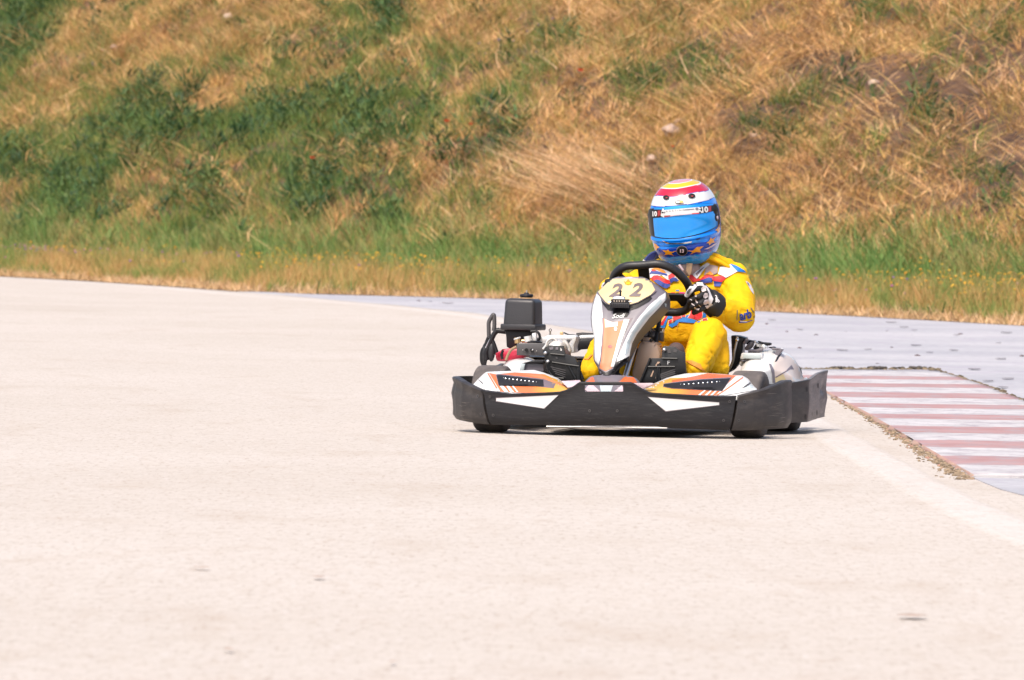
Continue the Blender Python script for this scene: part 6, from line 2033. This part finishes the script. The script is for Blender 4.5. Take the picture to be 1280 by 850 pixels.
# pale bent stalks in the green band
n = 900
u, s = rnd_us(n, 1.9, 3.4)
blades('pale_stalks_grass', u, s, .35 + .35 * rng.random(n), .010 + .004 * rng.random(n), .1 + .9 * rng.random(n), rng.random(n) * 6.28, pick(n, [(.30, .30, .12), (.24, .27, .10), (.40, .33, .15)]), G_MAT, 'pale bent stalks among the tall green grass', segs=4)

# ---- flowers
def flowers(name, u, s, h, size, cols, label):
    """tiny heads: crossed pairs of petals as small octahedra"""
    base = world(u, s); base[:, 2] += h
    o8 = np.array([[1, 0, 0], [-1, 0, 0], [0, 1, 0], [0, -1, 0], [0, 0, .6], [0, 0, -.6]]) ; f8 = np.array([[0, 2, 4], [2, 1, 4], [1, 3, 4], [3, 0, 4], [2, 0, 5], [1, 2, 5], [3, 1, 5], [0, 3, 5]])
    n = len(u)
    V = base[:, None, :] + o8[None] * size[:, None, None] * (1 + .4 * (rng.random((n, 6, 1)) - .5))
    F = (f8[None] + (np.arange(n) * 6)[:, None, None]).reshape(-1, 3)
    C = np.repeat(np.concatenate([cols, np.ones((n, 1))], 1)[:, None, :], 6, 1).reshape(-1, 4)
    raw_mesh(name, V.reshape(-1, 3), F, C, STONE, label)
n = 3600
u, s = rnd_us(n, .5, 2.6); k = rng.random(n) < np.clip((u + 2.25 * s - 3) / 14, .12, 1) * (vnoise(u, s, 1.2, 61) > .35); u, s = u[k], s[k]; n = len(u)
flowers('yellow_flowers', u, s, .22 + .20 * rng.random(n), .006 + .011 * rng.random(n) ** 2, pick(n, [(.75, .36, .02), (.72, .42, .04), (.66, .30, .03)]), 'small yellow and orange wildflowers on the verge')
n = 9000
u, s = rnd_us(n, .3, 2.2)
vp = patches([(50, 340, 80, 12, 1), (20, 335, 60, 10, 1), (260, 348, 50, 8, .5), (1060, 355, 60, 8, .35), (1170, 345, 20, 6, .4), (520, 342, 12, 6, .5), (1010, 350, 20, 6, .3)])
k = rng.random(n) < np.clip(fieldv(vp, u, s) * .6 + .004, 0, 1); u, s = u[k], s[k]; n = len(u)
flowers('purple_flowers', u, s, .18 + .16 * rng.random(n), .012 + .012 * rng.random(n), pick(n, [(.24, .10, .28), (.40, .13, .22), (.20, .08, .32), (.42, .18, .26)]), 'small purple and pink wildflowers on the verge')
n = 260
vp2 = patches([(640, 65, 40, 20, 1), (120, 85, 30, 14, .7)])
u, s = rnd_us(n * 10, 2.5, TOPS); k = rng.random(n * 10) < fieldv(vp2, u, s); u, s = u[k], s[k]; n = len(u)
flowers('purple_bank_flowers', u, s, .10 + .16 * rng.random(n), .014 + .012 * rng.random(n), pick(n, [(.16, .10, .20), (.22, .13, .24)]), 'dull purple flower heads high on the bank')

# poppies: one thing each
POP = mat('red_poppy_petals', (.85, .08, .015), .6, var=.1); STEM = mat('poppy_stem', (.08, .13, .04), .7)
def poppy(px, py, r, label):
    h = hill_hit(px, py)
    if not h: return
    p = US(h[0], h[1], height(*h))
    e = empty('poppy', p); tag(e, label, 'poppy', 'red poppies on the bank')
    H_ = .34
    b = B(STEM); b.tube(smooth_pts([Vector((0, 0, 0)), Vector((.01, -.05, H_ * .5)), Vector((.02, -.12, H_))], 4), .004, STEM, 6); b.build('stem', e)
    for k in range(4):
        b = B(POP); a = k * math.pi / 2 + .3
        rows = []
        for i in range(5):
            v = i / 4
            rows.append([Vector((.02, -.12, H_)) + Vector((math.cos(a + w_) * r * v, math.sin(a + w_) * r * v, r * (.25 + .7 * v * v))) for w_ in (-.7, -.35, 0, .35, .7)])
        b.loft(rows, POP, closed_u=False); b.build('petal', e)
poppy(556, 196, .040, 'red poppy on the bank, left one of the close pair above the tall grass')
poppy(586, 194, .030, 'red poppy on the bank, right one of the close pair above the tall grass')
poppy(388, 236, .042, 'single red poppy low on the green left half of the bank')
poppy(723, 127, .042, 'red poppy high on the bank, up and left of the blue helmet')
poppy(838, 225, .022, 'small orange-red poppy just above the blue helmet')

# stones on the bank
ROCK = mat('pale_limestone', (.42, .30, .23), .9, var=.2, bump=.5, bscale=12)
def rock(px, py, r, label):
    h = hill_hit(px, py)
    if not h: return
    b = B(ROCK); g = bmesh.new(); bmesh.ops.create_icosphere(g, subdivisions=3, radius=r)
    for v in g.verts: v.co *= 1 + .45 * noise.noise(v.co * (1.5 / r) + Vector((px, 0, 0))); v.co.z *= .75
    b.merge(g, ROCK, True)
    o = b.build('rock'); o.location = US(h[0], h[1], height(*h) + r * .9) - n_ * .12; tag(o, label, 'rock', 'pale stones on the bank')
rock(851, 172, .085, 'largest pale stone on the bank, above the helmet')
rock(860, 161, .055, 'pale stone just above the largest one, on the bank over the helmet')
rock(827, 206, .055, 'small pale stone just above left of the helmet')
rock(1104, 111, .055, 'tan stone high on the bank, between fallen straw')
rock(954, 175, .04, 'small tan stone right of the largest pale one')
rock(295, 27, .06, 'pale stone near the top left of the bank')
rock(152, 65, .05, 'small pale stone among the dry grass at the upper left')

# ------------------------------------------------------------------ light
w = bpy.data.worlds.new('World'); scene.world = w; w.use_nodes = True
nt = w.node_tree
bg = nt.nodes['Background']
sky = nt.nodes.new('ShaderNodeTexSky'); sky.sky_type = 'NISHITA'; sky.sun_disc = False
SUN_EL, SUN_AZ = R(56), R(205)      # azimuth clockwise from +Y
sky.sun_elevation = SUN_EL; sky.sun_rotation = SUN_AZ
sky.air_density = 1.0; sky.dust_density = 4.0; sky.ozone_density = .6
nt.links.new(sky.outputs[0], bg.inputs[0]); bg.inputs[1].default_value = SKY_STR
sd = bpy.data.lights.new('sun', 'SUN'); sd.energy = SUN_STR; sd.angle = R(15); sd.color = (1.0, .915, .81)
so = bpy.data.objects.new('sun', sd); COL.objects.link(so)
dirv = Vector((math.sin(SUN_AZ) * math.cos(SUN_EL), math.cos(SUN_AZ) * math.cos(SUN_EL), math.sin(SUN_EL)))
so.rotation_euler = (-dirv).to_track_quat('-Z', 'Y').to_euler(); so.location = dirv * 50
cam_data.dof.use_dof = True
cam_data.dof.focus_distance = (Vector(origin) - EYE).length - .3
cam_data.dof.aperture_fstop = 13
vs = scene.view_settings
vs.view_transform = 'Standard'; vs.look = 'None'; vs.exposure = EXPO; vs.gamma = 1; vs.use_curve_mapping = False
scene.render.film_transparent = False
scene.cycles.use_denoising = True
scene.cycles.max_bounces = 6
